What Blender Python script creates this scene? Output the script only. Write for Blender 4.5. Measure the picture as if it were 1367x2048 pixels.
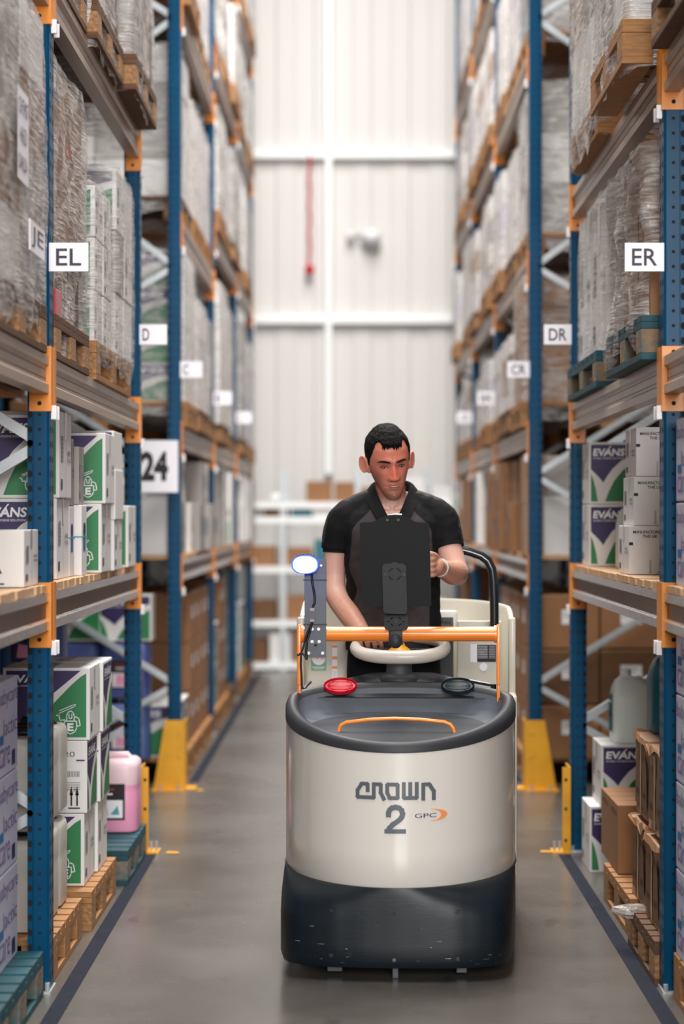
import bpy, bmesh, math, random
from mathutils import Vector, Matrix, noise
random.seed(7)
PI = math.pi
scene = bpy.context.scene
COL = scene.collection
for o in list(bpy.data.objects):
    bpy.data.objects.remove(o)

# ------------------------------------------------------------------ camera
# warehouse frame: camera 1.5 m above the floor looking along +Y down the aisle
FPX, VX, VY, CZ = 4200.0, 705.0, 1035.0, 1.5
cam_d = bpy.data.cameras.new('camera'); cam = bpy.data.objects.new('camera', cam_d); COL.objects.link(cam)
cam.location = (0, 0, CZ); cam.rotation_euler = (PI/2, 0, 0)
cam_d.sensor_fit = 'AUTO'; cam_d.sensor_width = 36; cam_d.lens = FPX/2048*36
cam_d.shift_x = (683.5-VX)/2048; cam_d.shift_y = (VY-1024)/2048
cam_d.dof.use_dof = True; cam_d.dof.focus_distance = 7.25; cam_d.dof.aperture_fstop = 1.6
cam_d.clip_end = 100
scene.camera = cam

def lin(c):
    c = c/255.0
    return c/12.92 if c <= .04045 else ((c+.055)/1.055)**2.4
def rgb(r, g, b): return (lin(r), lin(g), lin(b), 1)

# ------------------------------------------------------------------ world and lights
w = bpy.data.worlds.new('world'); scene.world = w; w.use_nodes = True
w.node_tree.nodes['Background'].inputs[0].default_value = (1.0, .97, .94, 1)
w.node_tree.nodes['Background'].inputs[1].default_value = .03
def area(name, loc, rot, sx, sy, power, col=(1, 1, 1)):
    l = bpy.data.lights.new(name, 'AREA'); l.shape = 'RECTANGLE'; l.size = sx; l.size_y = sy; l.energy = power; l.color = col
    o = bpy.data.objects.new(name, l); COL.objects.link(o); o.location = loc; o.rotation_euler = rot
    return o
for i, (yy, pw) in enumerate([(1.0, 120), (5.0, 260), (9.5, 440), (13.6, 520), (17.2, 210)]):
    area('skylight', (0.1, yy, 9.3), (0, 0, 0), 2.2, 3.2, pw, (1, .975, .94))
area('front_fill', (.9, -5.0, 3.4), (math.radians(84), 0, math.radians(5)), 3.6, 3.0, 640, (1, .98, .96))  # unseen fill light added behind the camera for truck and carton fronts
#area('cross_aisle_daylight', (0, 21.0, 7.6), (math.radians(25), 0, 0), 3, 1.2, 130, (1, .98, .96))
scene.view_settings.view_transform = 'Standard'; scene.view_settings.look = 'None'
scene.view_settings.gamma = 1; scene.view_settings.use_curve_mapping = False
scene.view_settings.exposure = 0.62

# ------------------------------------------------------------------ materials
MATS = {}
def mat(name, col, rough=.5, metal=0, spec=.5, bump=0, bscale=40, var=0, vscale=3, stretch=None, emit=None, estr=0, trans=0, coat=0, c2=None):
    if name in MATS: return name
    m = bpy.data.materials.new(name); m.use_nodes = True; nt = m.node_tree; N = nt.nodes; L = nt.links
    b = N['Principled BSDF']
    b.inputs['Base Color'].default_value = col; b.inputs['Roughness'].default_value = rough; b.inputs['Metallic'].default_value = metal
    b.inputs['Specular IOR Level'].default_value = spec; b.inputs['Coat Weight'].default_value = coat; b.inputs['Coat Roughness'].default_value = .12
    if trans: b.inputs['Transmission Weight'].default_value = trans
    tc = N.new('ShaderNodeTexCoord'); mp = N.new('ShaderNodeMapping'); L.new(tc.outputs['Object'], mp.inputs[0])
    if stretch: mp.inputs['Scale'].default_value = stretch
    if var:
        n = N.new('ShaderNodeTexNoise'); n.inputs['Scale'].default_value = vscale; n.inputs['Detail'].default_value = 6; L.new(mp.outputs[0], n.inputs[0])
        r = N.new('ShaderNodeValToRGB'); r.color_ramp.elements[0].position = .3; r.color_ramp.elements[1].position = .7
        lo = c2 if c2 else tuple(max(0, c*(1-var)) for c in col[:3])+(1,)
        r.color_ramp.elements[0].color = lo; r.color_ramp.elements[1].color = col
        L.new(n.outputs[0], r.inputs[0]); L.new(r.outputs[0], b.inputs['Base Color'])
    if bump:
        n = N.new('ShaderNodeTexNoise'); n.inputs['Scale'].default_value = bscale; n.inputs['Detail'].default_value = 4; L.new(mp.outputs[0], n.inputs[0])
        bp = N.new('ShaderNodeBump'); bp.inputs['Strength'].default_value = bump; bp.inputs['Distance'].default_value = .01
        L.new(n.outputs[0], bp.inputs['Height']); L.new(bp.outputs[0], b.inputs['Normal'])
    if emit: b.inputs['Emission Color'].default_value = emit; b.inputs['Emission Strength'].default_value = estr
    MATS[name] = m
    return name

mat('rack_blue', rgb(0, 74, 112), .32, 0, .14, var=.25, vscale=4)
mat('hole_dark', rgb(6, 10, 16), .8)
mat('rack_orange', rgb(236, 140, 20), .35, var=.15, vscale=9)
mat('beam_beige', rgb(176, 152, 134), .33, .0, .6, var=.3, vscale=3, stretch=(4, .6, 12))
mat('beam_chrome', rgb(206, 198, 194), .16, .85, .6, var=.45, vscale=5, stretch=(3, 3, 20), bump=.15, bscale=9)
mat('beam_brown', rgb(112, 76, 52), .4, .2, var=.3, vscale=4)
mat('galv', rgb(196, 202, 206), .38, .35, var=.15, vscale=12)
mat('clip_white', rgb(236, 236, 240), .25)
mat('wood', rgb(178, 126, 76), .7, var=.4, vscale=5, stretch=(3, 14, 14), bump=.2, bscale=30)
mat('wood_dark', rgb(104, 70, 42), .75, var=.45, vscale=5, stretch=(3, 14, 14), bump=.2, bscale=30)
mat('wood_teal', rgb(2, 76, 88), .65, var=.5, vscale=7, bump=.2, bscale=25)
mat('chip_block', rgb(176, 130, 88), .85, var=.5, vscale=70, bump=.4, bscale=90)
mat('teal_block', rgb(20, 96, 108), .8, var=.2, vscale=14, bump=.4, bscale=60, c2=rgb(158, 118, 78))
mat('deck_pine', rgb(214, 172, 130), .65, var=.2, vscale=8, stretch=(2, 10, 10))
mat('yellow', rgb(238, 170, 20), .42, var=.2, vscale=9)
mat('white_card', rgb(230, 227, 225), .62, bump=.06, bscale=14)
mat('grey_card', rgb(164, 158, 154), .62, bump=.06, bscale=14, var=.08)
mat('brown_card', rgb(158, 112, 74), .72, var=.12, vscale=3, bump=.08, bscale=14)
mat('brown_card_dark', rgb(116, 80, 50), .75, var=.2, vscale=5, bump=.1, bscale=14)
mat('lilac_card', rgb(208, 204, 222), .4, var=.1, vscale=6, bump=.15, bscale=12)
mat('tan_card', rgb(176, 138, 108), .6, var=.15, vscale=3, bump=.1, bscale=14)
mat('tape', rgb(188, 184, 180), .2, .0)
mat('tape_brown', rgb(176, 134, 92), .3)
mat('evans_purple', rgb(48, 30, 88), .5)
mat('evans_green', rgb(34, 124, 72), .5)
mat('print_white', rgb(244, 243, 246), .5)
mat('print_black', rgb(24, 20, 28), .6)
mat('print_grey', rgb(96, 92, 96), .6)
mat('print_purple', rgb(104, 78, 150), .6)
mat('print_red', rgb(196, 50, 44), .6)
mat('print_blue', rgb(30, 110, 168), .6)
mat('print_teal', rgb(70, 160, 170), .6)
mat('sign_white', rgb(246, 243, 250), .35)
mat('sign_ink', rgb(28, 12, 44), .5)
mat('jug_white', rgb(226, 234, 232), .38, spec=.5, var=.06)
mat('jug_ivory', rgb(206, 200, 190), .42, var=.06)
mat('jug_pink', rgb(240, 160, 196), .35)
mat('jug_pink_top', rgb(238, 206, 214), .35)
mat('jug_blue', rgb(84, 110, 168), .35, var=.15)
mat('jug_teal', rgb(0, 104, 118), .35)
mat('jug_purple', rgb(74, 88, 150), .35)
mat('cap_black', rgb(14, 14, 16), .4)
mat('red_plastic', rgb(206, 18, 40), .3)
mat('wall_white', rgb(222, 219, 216), .5)
mat('rail_white', rgb(250, 252, 252), .3)
mat('backing_dark', rgb(60, 56, 54), .8)
mat('ceiling_grey', rgb(150, 150, 150), .8)
mat('cream', rgb(226, 221, 212), .3, 0, .6, coat=.7)
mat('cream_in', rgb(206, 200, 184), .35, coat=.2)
mat('bumper_navy', rgb(8, 22, 31), .42, 0, .4, var=.35, vscale=4, stretch=(1, 1, 4), bump=.04, bscale=30)
mat('black_rubber', rgb(52, 53, 57), .5, spec=.4, bump=.12, bscale=420)
mat('basin_grey', rgb(98, 104, 112), .62, spec=.4, bump=.2, bscale=380, var=.1, vscale=9)
mat('mat_grey', rgb(56, 60, 66), .7, bump=.2, bscale=380)
mat('truck_orange', rgb(255, 142, 46), .3, coat=.3)
mat('lens_red', rgb(190, 6, 30), .4, spec=.3)
mat('lens_dark', rgb(20, 36, 44), .4, spec=.3)
mat('plate_grey', rgb(84, 87, 94), .45, .3, var=.12, vscale=30)
mat('tablet_black', rgb(12, 14, 17), .5, 0, .15)
mat('arm_black', rgb(21, 22, 26), .42, 0, .25)
mat('black_gloss', rgb(14, 17, 20), .25)
mat('rail_black', rgb(32, 38, 40), .22, coat=.4)
mat('bolt_black', rgb(10, 10, 12), .3, .4)
mat('screw', rgb(205, 205, 200), .3, .6)
mat('lamp_blue', rgb(10, 40, 220), .3, emit=(.0, .05, 1, 1), estr=.9)
mat('lamp_glow', rgb(240, 245, 255), .3, emit=(.75, .85, 1, 1), estr=7)
mat('wheel_cream', rgb(206, 200, 188), .4, coat=.2)
mat('cable', rgb(12, 12, 14), .45)
mat('logo_grey', rgb(92, 98, 106), .4)
mat('crescent', rgb(250, 150, 84), .4)
mat('sticker_green', rgb(120, 168, 132), .4)
mat('shirt_black', rgb(14, 14, 16), .85, spec=.25, bump=.3, bscale=60)
mat('trouser', rgb(17, 17, 19), .85, spec=.2)
mat('hair', rgb(9, 7, 7), .7, spec=.15, bump=1.0, bscale=160, stretch=(1, 1, .25))
mat('watch_white', rgb(196, 206, 206), .3)
mat('eye_white', rgb(120, 104, 98), .25)
mat('eye_dark', rgb(20, 13, 10), .15)
mat('teeth', rgb(200, 186, 160), .35)
mat('red_wrap', rgb(176, 20, 40), .25)
mat('line_blue', rgb(40, 43, 54), .85, spec=.1, var=.25, vscale=9)
mat('wrap_red_text', rgb(190, 70, 60), .5)

def make_floor():
    m = bpy.data.materials.new('floor_concrete'); m.use_nodes = True; nt = m.node_tree; N = nt.nodes; L = nt.links; b = N['Principled BSDF']
    tc = N.new('ShaderNodeTexCoord'); n = N.new('ShaderNodeTexNoise'); n.inputs['Scale'].default_value = 1.3; n.inputs['Detail'].default_value = 8; n.inputs['Roughness'].default_value = .6
    L.new(tc.outputs['Object'], n.inputs[0])
    r = N.new('ShaderNodeValToRGB'); r.color_ramp.elements[0].position = .3; r.color_ramp.elements[1].position = .72
    r.color_ramp.elements[0].color = rgb(76, 72, 68); r.color_ramp.elements[1].color = rgb(101, 95, 90)
    L.new(n.outputs[0], r.inputs[0])
    n2 = N.new('ShaderNodeTexNoise'); n2.inputs['Scale'].default_value = 9; n2.inputs['Detail'].default_value = 3
    mp = N.new('ShaderNodeMapping'); mp.inputs['Scale'].default_value = (1, .35, 1); L.new(tc.outputs['Object'], mp.inputs[0]); L.new(mp.outputs[0], n2.inputs[0])
    r2 = N.new('ShaderNodeValToRGB'); r2.color_ramp.elements[0].position = .24; r2.color_ramp.elements[1].position = .34
    r2.color_ramp.elements[0].color = (.55, .55, .55, 1); r2.color_ramp.elements[1].color = (1, 1, 1, 1); L.new(n2.outputs[0], r2.inputs[0])
    mx = N.new('ShaderNodeMix'); mx.data_type = 'RGBA'; mx.blend_type = 'MULTIPLY'; mx.inputs[0].default_value = 1
    L.new(r.outputs[0], mx.inputs[6]); L.new(r2.outputs[0], mx.inputs[7]); L.new(mx.outputs[2], b.inputs['Base Color'])
    rr = N.new('ShaderNodeMapRange'); rr.inputs[3].default_value = .19; rr.inputs[4].default_value = .36; L.new(n.outputs[0], rr.inputs[0]); L.new(rr.outputs[0], b.inputs['Roughness'])
    bp = N.new('ShaderNodeBump'); bp.inputs['Strength'].default_value = .05; L.new(n2.outputs[0], bp.inputs['Height']); L.new(bp.outputs[0], b.inputs['Normal'])
    MATS['floor'] = m
make_floor()
def make_film(name, lo, hi, tint, bump=.9):
    m = bpy.data.materials.new(name); m.use_nodes = True; nt = m.node_tree; N = nt.nodes; L = nt.links; b = N['Principled BSDF']; out = N['Material Output']
    b.inputs['Base Color'].default_value = tint; b.inputs['Roughness'].default_value = .22; b.inputs['Specular IOR Level'].default_value = .8
    tc = N.new('ShaderNodeTexCoord'); mp = N.new('ShaderNodeMapping'); mp.inputs['Rotation'].default_value = (.5, .35, .2); mp.inputs['Scale'].default_value = (5, 5, 46)
    L.new(tc.outputs['Object'], mp.inputs[0])
    n = N.new('ShaderNodeTexNoise'); n.inputs['Scale'].default_value = 1.6; n.inputs['Detail'].default_value = 5; n.inputs['Distortion'].default_value = .6; L.new(mp.outputs[0], n.inputs[0])
    n3 = N.new('ShaderNodeTexNoise'); n3.inputs['Scale'].default_value = 7; n3.inputs['Detail'].default_value = 3; n3.inputs['Distortion'].default_value = 1.2; L.new(tc.outputs['Object'], n3.inputs[0])
    ad = N.new('ShaderNodeMath'); ad.operation = 'ADD'; L.new(n.outputs[0], ad.inputs[0]); L.new(n3.outputs[0], ad.inputs[1])
    bp = N.new('ShaderNodeBump'); bp.inputs['Strength'].default_value = bump; bp.inputs['Distance'].default_value = .012; L.new(ad.outputs[0], bp.inputs['Height']); L.new(bp.outputs[0], b.inputs['Normal'])
    r = N.new('ShaderNodeMapRange'); r.inputs[1].default_value = .82; r.inputs[2].default_value = 1.22; r.inputs[3].default_value = lo; r.inputs[4].default_value = hi; L.new(ad.outputs[0], r.inputs[0])
    t = N.new('ShaderNodeBsdfTransparent'); mx = N.new('ShaderNodeMixShader'); L.new(r.outputs[0], mx.inputs[0]); L.new(t.outputs[0], mx.inputs[1]); L.new(b.outputs[0], mx.inputs[2]); L.new(mx.outputs[0], out.inputs[0])
    MATS[name] = m
make_film('film', .06, .6, rgb(216, 212, 210))
make_film('film_thick', .16, .8, rgb(206, 200, 196), 1.0)
make_film('film_clear', .05, .4, rgb(226, 224, 222))
def attr_mat(name, cols, attr, rough, spec=.4, bump=0, bscale=100, sss=0):
    """two colours divided where the stored value crosses zero, or a stored colour when cols is None"""
    m = bpy.data.materials.new(name); m.use_nodes = True; nt = m.node_tree; N = nt.nodes; L = nt.links; b = N['Principled BSDF']
    b.inputs['Roughness'].default_value = rough; b.inputs['Specular IOR Level'].default_value = spec
    a = N.new('ShaderNodeAttribute'); a.attribute_name = attr
    if cols:
        r = N.new('ShaderNodeMapRange'); r.inputs[1].default_value = -.0015; r.inputs[2].default_value = .0015; L.new(a.outputs['Fac'], r.inputs[0])
        mx = N.new('ShaderNodeMix'); mx.data_type = 'RGBA'; mx.inputs[6].default_value = cols[0]; mx.inputs[7].default_value = cols[1]; L.new(r.outputs[0], mx.inputs[0]); L.new(mx.outputs[2], b.inputs['Base Color'])
    else: L.new(a.outputs['Color'], b.inputs['Base Color'])
    if sss: b.inputs['Subsurface Weight'].default_value = sss; b.inputs['Subsurface Scale'].default_value = .01; b.inputs['Subsurface Radius'].default_value = (1, .35, .2)
    if bump:
        tc = N.new('ShaderNodeTexCoord'); n = N.new('ShaderNodeTexNoise'); n.inputs['Scale'].default_value = bscale; L.new(tc.outputs['Object'], n.inputs[0])
        bp = N.new('ShaderNodeBump'); bp.inputs['Strength'].default_value = bump; bp.inputs['Distance'].default_value = .004; L.new(n.outputs[0], bp.inputs['Height']); L.new(bp.outputs[0], b.inputs['Normal'])
    MATS[name] = m
attr_mat('shirt', (rgb(13, 13, 15), rgb(62, 56, 57)), 'panel', .85, .25, .35, 45)
attr_mat('skin', None, 'tone', .45, .4, .12, 260, .06)

# ------------------------------------------------------------------ mesh helpers
_tc = {}
def text2d(s, bold=0.0):
    k = (s, bold)
    if k in _tc: return _tc[k]
    cu = bpy.data.curves.new('t', 'FONT'); cu.body = s; cu.size = 1; cu.offset = bold; cu.resolution_u = 3; cu.fill_mode = 'FRONT'
    o = bpy.data.objects.new('t', cu); COL.objects.link(o)
    bpy.context.view_layer.update()
    me = bpy.data.meshes.new_from_object(o.evaluated_get(bpy.context.evaluated_depsgraph_get()))
    vs = [(v.co.x, v.co.y) for v in me.vertices]; fs = [tuple(p.vertices) for p in me.polygons]
    x0 = min(v[0] for v in vs); x1 = max(v[0] for v in vs); y0 = min(v[1] for v in vs); y1 = max(v[1] for v in vs)
    vs = [((a-x0)/(x1-x0), (b-y0)/(y1-y0)) for a, b in vs]
    bpy.data.objects.remove(o); bpy.data.curves.remove(cu); bpy.data.meshes.remove(me)
    _tc[k] = (vs, fs); return _tc[k]

class MB:
    def __init__(s): s.v = []; s.f = []; s.m = []; s.names = []
    def mi(s, name):
        if name not in s.names: s.names.append(name)
        return s.names.index(name)
    def add(s, vs, fs, m):
        b = len(s.v); s.v += [tuple(v) for v in vs]; i = s.mi(m)
        for f in fs: s.f.append(tuple(b+k for k in f)); s.m.append(i)
    def box(s, x0, x1, y0, y1, z0, z1, m, bev=0):
        if bev:
            b = bev; vs = []; fs = []
            bm = bmesh.new(); bmesh.ops.create_cube(bm, size=1)
            for v in bm.verts: v.co = Vector(((x0+x1)/2+v.co.x*(x1-x0), (y0+y1)/2+v.co.y*(y1-y0), (z0+z1)/2+v.co.z*(z1-z0)))
            bmesh.ops.bevel(bm, geom=bm.edges[:], offset=b, segments=2, affect='EDGES', profile=.6)
            bm.verts.index_update(); s.add([v.co[:] for v in bm.verts], [[v.index for v in f.verts] for f in bm.faces], m); bm.free(); return
        vs = [(x0,y0,z0),(x1,y0,z0),(x1,y1,z0),(x0,y1,z0),(x0,y0,z1),(x1,y0,z1),(x1,y1,z1),(x0,y1,z1)]
        s.add(vs, [(0,3,2,1),(4,5,6,7),(0,1,5,4),(1,2,6,5),(2,3,7,6),(3,0,4,7)], m)
    def obox(s, p0, p1, wd, th, m, up=(0, 0, 1)):
        """bar of section wd x th between two points"""
        p0 = Vector(p0); p1 = Vector(p1); d = (p1-p0).normalized(); a = d.cross(Vector(up))
        if a.length < 1e-5: a = Vector((1, 0, 0))
        a.normalize(); b = a.cross(d)
        vs = []
        for p in (p0, p1):
            for i, j in ((-1,-1),(1,-1),(1,1),(-1,1)): vs.append(p+a*(i*wd/2)+b*(j*th/2))
        s.add(vs, [(3,2,1,0),(4,5,6,7),(0,1,5,4),(1,2,6,5),(2,3,7,6),(3,0,4,7)], m)
    def tube(s, pts, r, m, seg=10, closed=False):
        pts = [Vector(p) for p in pts]; n = len(pts); rs = r if isinstance(r, (list, tuple)) else [r]*n
        ref = Vector((0, 0, 1)); vs = []; prev = None
        for i, p in enumerate(pts):
            t = (pts[(i+1) % n]-pts[i-1]) if closed else (pts[min(i+1, n-1)]-pts[max(i-1, 0)])
            t.normalize()
            if prev is None:
                a = t.cross(ref)
                if a.length < .1: a = t.cross(Vector((1, 0, 0)))
            else: a = prev-t*prev.dot(t)
            a.normalize(); prev = a; b = t.cross(a)
            for k in range(seg):
                an = 2*PI*k/seg; vs.append(p+a*(math.cos(an)*rs[i])+b*(math.sin(an)*rs[i]))
        fs = []
        for i in range(n if closed else n-1):
            for k in range(seg):
                j = (i+1) % n; fs.append((i*seg+k, i*seg+(k+1) % seg, j*seg+(k+1) % seg, j*seg+k))
        if not closed: fs.append(tuple(range(seg-1, -1, -1))); fs.append(tuple((n-1)*seg+k for k in range(seg)))
        s.add(vs, fs, m)
    def cyl(s, p0, p1, r, m, seg=16): s.tube([p0, p1], r, m, seg)
    def lathe(s, c, prof, m, seg=24, sx=1, sy=1):
        vs = []; fs = []; n = len(prof)
        for (r, z) in prof:
            for k in range(seg): an = 2*PI*k/seg; vs.append((c[0]+r*sx*math.cos(an), c[1]+r*sy*math.sin(an), c[2]+z))
        for i in range(n-1):
            for k in range(seg): fs.append((i*seg+k, i*seg+(k+1) % seg, (i+1)*seg+(k+1) % seg, (i+1)*seg+k))
        fs.append(tuple(range(seg-1, -1, -1))); fs.append(tuple((n-1)*seg+k for k in range(seg)))
        s.add(vs, fs, m)
    def loft(s, rings, m, closed=True, cap0=False, cap1=False, flip=False, mats=None):
        n = len(rings[0]); vs = [p for r in rings for p in r]
        for i in range(len(rings)-1):
            fs = []
            for k in range(n if closed else n-1):
                q = (i*n+k, i*n+(k+1) % n, (i+1)*n+(k+1) % n, (i+1)*n+k); fs.append(q[::-1] if flip else q)
            if i == 0: base = len(s.v); s.v += [tuple(v) for v in vs]
            mm = s.mi(mats[i] if mats else m)
            for f in fs: s.f.append(tuple(base+k for k in f)); s.m.append(mm)
        if cap0: s.f.append(tuple(base+k for k in range(n-1, -1, -1))); s.m.append(s.mi(mats[0] if mats else m))
        if cap1: s.f.append(tuple(base+(len(rings)-1)*n+k for k in range(n))); s.m.append(s.mi(mats[-1] if mats else m))
    def sphere(s, c, rx, ry, rz, m, seg=20, rings=12):
        prof = []
        R = []
        for i in range(1, rings):
            a = PI*i/rings; R.append([(c[0]+rx*math.sin(a)*math.cos(2*PI*k/seg), c[1]+ry*math.sin(a)*math.sin(2*PI*k/seg), c[2]-rz*math.cos(a)) for k in range(seg)])
        s.loft(R, m, cap0=True, cap1=True)
    # --- flat printing on a face: O corner, U right unit, N outward unit (up is z)
    def pol(s, pts, O, U, W, H, N, m, e=.0012, fn=None):
        V = [Vector(O)+Vector(U)*(a*W)+Vector((0, 0, 1))*(b*H)+Vector(N)*e for a, b in pts]
        s.add(V, [tuple(range(len(V)))], m)
    def stroke(s, pts, wd, O, U, W, H, N, m, e=.002):
        """polyline of width wd (metres) in face coordinates"""
        P = [(a*W, b*H) for a, b in pts]
        for (a, b), (c, d) in zip(P, P[1:]):
            l = math.hypot(c-a, d-b) or 1e-6; nx, ny = -(d-b)/l*wd/2, (c-a)/l*wd/2; ex, ey = (c-a)/l*wd*.3, (d-b)/l*wd*.3
            q = [(a+nx-ex, b+ny-ey), (c+nx+ex, d+ny+ey), (c-nx+ex, d-ny+ey), (a-nx-ex, b-ny-ey)]
            s.add([Vector(O)+Vector(U)*x+Vector((0, 0, 1))*y+Vector(N)*e for x, y in reversed(q)], [(0, 1, 2, 3)], m)
    def text(s, st, x0, y0, x1, y1, O, U, W, H, N, m, e=.0022, bold=0.0, slant=0):
        vs, fs = text2d(st, bold)
        V = []
        for a, b in vs:
            u = x0+(x1-x0)*a; v = y0+(y1-y0)*b; V.append(Vector(O)+Vector(U)*(u*W+slant*b*(y1-y0)*H)+Vector((0, 0, 1))*(v*H)+Vector(N)*e)
        s.add(V, fs, m)
    def mesh(s, name, smooth=None):
        me = bpy.data.meshes.new(name); me.from_pydata(s.v, [], s.f); me.polygons.foreach_set('material_index', s.m)
        for n in s.names: me.materials.append(MATS[n])
        if smooth:
            me.polygons.foreach_set('use_smooth', [True]*len(s.f)); me.set_sharp_from_angle(angle=math.radians(smooth))
        me.update(); return me
    def build(s, name, parent=None, loc=(0, 0, 0), smooth=None):
        o = bpy.data.objects.new(name, s.mesh(name, smooth)); COL.objects.link(o); o.location = loc
        if parent: o.parent = parent
        return o

def inst(name, me, parent=None, loc=(0, 0, 0), rz=0):
    o = bpy.data.objects.new(name, me); COL.objects.link(o); o.location = loc; o.rotation_euler = (0, 0, rz)
    if parent: o.parent = parent
    return o
def tag(o, label, cat, group=None):
    n = len(label.split())
    if not 4 <= n <= 16: print('LABEL LENGTH', n, label)
    o['label'] = label; o['category'] = cat
    if group: o['group'] = group
    return o
def thing(name, label, cat, loc=(0, 0, 0), rz=0, group=None):
    o = bpy.data.objects.new(name, None); COL.objects.link(o); o.location = loc; o.rotation_euler = (0, 0, rz); o.empty_display_size = .1
    return tag(o, label, cat, group)
def struct(o): o['kind'] = 'structure'; return o
def copy_tree(o, parent=None):
    c = o.copy(); COL.objects.link(c)
    if parent: c.parent = parent
    for ch in o.children: copy_tree(ch, c)
    return c
def wx(px, Y): return (px-VX)*Y/FPX
def wz(py, Y): return CZ-(py-VY)*Y/FPX
X_, Y_, Z_ = Vector((1, 0, 0)), Vector((0, 1, 0)), Vector((0, 0, 1))

# ------------------------------------------------------------------ setting
mb = MB(); mb.box(-5, 5, -8, 26, -.1, 0, 'floor'); struct(mb.build('floor'))
mb = MB(); WY = 22.0; n = 110; R0 = []; R1 = []
for i in range(n):
    x = -5+i*.1; d = (0, 0, .018, .018)[i % 4]
    for xx in (x+.01, x+.09): R0.append((xx, WY-d, 0)); R1.append((xx, WY-d, 9.5))
mb.loft([R0, R1], 'wall_white', closed=False, flip=True); mb.box(-5, 5.9, WY+.02, WY+.1, 0, 9.5, 'wall_white'); struct(mb.build('wall_back'))
mb = MB(); mb.box(-2.75, -2.65, -8, 22, 0, 9.5, 'backing_dark'); struct(mb.build('dark_backing_left'))  # added dark screen behind the racks so gaps between goods read black
mb = MB(); mb.box(2.65, 2.75, -8, 22, 0, 9.5, 'backing_dark'); struct(mb.build('dark_backing_right'))  # same added dark backing on the right
mb = MB(); mb.box(-5, 5, -8, 22.1, 9.5, 9.6, 'ceiling_grey'); struct(mb.build('ceiling'))
for i, zz in enumerate((wz(312, WY), wz(641, WY))):
    mb = MB(); mb.box(-2.6, 2.6, WY-.12, WY-.03, zz-.045, zz+.045, 'rail_white', .01); struct(mb.build('trim_%d' % (i+1)))
mb = MB(); mb.box(wx(650, WY), wx(664, WY), WY-.16, WY-.03, wz(950, WY), 9.5, 'rail_white', .01); struct(mb.build('trim_3'))
for sx, x, (w0) in ((-1, -.90, 'left'), (1, .94, 'right')):
    for k, (a, b) in enumerate(((-2, 9.35), (11.9, 20.2))):
        mb = MB(); mb.box(x-.026, x+.026, a, b, .0005, .002, 'line_blue')
        o = mb.build('floor_line'); tag(o, 'dark blue painted line on the floor along the %s racks, %s' % (w0, ('near stretch', 'stretch past the cross aisle')[k]), 'floor line')
for px, py, ww in ((345, 1706, 28), (1094, 1704, 30), (400, 1581, 16)):
    Y = CZ*FPX/(py-VY); mb = MB()
    mb.add([(wx(px-ww/2, Y), Y-.02, .003), (wx(px+ww/2, Y), Y-.025, .003), (wx(px+ww/2-4, Y), Y+.02, .003), (wx(px-ww/2+3, Y), Y+.03, .003)], [(0, 1, 2, 3)], 'yellow')
    tag(mb.build('paint_mark'), {345: 'small yellow paint mark on floor beside the left thin yellow guard', 1094: 'small yellow paint mark on floor beside right thin yellow guard', 400: 'small yellow paint mark on floor beside wide left yellow guard'}[px], 'paint mark')
# ------------------------------------------------------------------ racking
XF = {-1: .956, 1: .98}                     # distance of rack face from the camera axis, left and right
SIDE = {-1: 'left', 1: 'right'}
FRAMES = [3.87, 6.67, 9.47, 11.7, 14.5, 17.3, 20.1]
def upright_mesh(h, sg):
    """front edge at x=0 towards the aisle, body away from it (sg*x)"""
    mb = MB(); prof = [(0, -.045), (0, .045), (.008, .05), (.05, .05), (.053, .042), (.07, .042), (.07, -.042), (.053, -.042), (.05, -.05), (.008, -.05)]
    r0 = [(sg*a, b, 0) for a, b in prof]; r1 = [(sg*a, b, h) for a, b in prof]
    mb.loft([r0, r1], 'rack_blue', cap0=True, cap1=True, flip=(sg > 0))
    z = .05
    while z < h-.03:
        for (xx, yy, rr) in ((.03, -.0507, .0055), (.0615, -.0427, .0075)):
            mb.add([(sg*xx+math.cos(a*PI/4)*rr, yy, z+math.sin(a*PI/4)*rr*(1 if rr < .007 else 1.6)) for a in range(8)], [tuple(range(8))], 'hole_dark')
        for yy in (-.024, .024):
            mb.add([(-sg*.0007, yy+math.cos(a*PI/4)*.007, z+math.sin(a*PI/4)*.012) for a in range(8)], [tuple(range(8))], 'hole_dark')
        z += .0467
    return mb.mesh('upright')
UPM = {(h, s): upright_mesh(h, s) for h in (7.4,) for s in (-1, 1)}
mbp = MB(); mbp.box(-.04, .04, -.065, .065, 0, .008, 'galv'); mbp.cyl((.03, -.058, .008), (.03, -.058, .035), .008, 'galv', 8); mbp.cyl((-.03, -.058, .008), (-.03, -.058, .03), .008, 'galv', 8)
FOOT = mbp.mesh('foot_plate')
fr_words = ['at the near end outside the photo', 'beside the %s sign', 'beside the %s sign', 'beside the %s sign', 'beside the %s sign', 'beside the %s sign', 'farthest down the aisle']
SIGNS = {1: 'E', 2: 'D', 3: 'C', 4: 'B', 5: 'A'}
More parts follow.
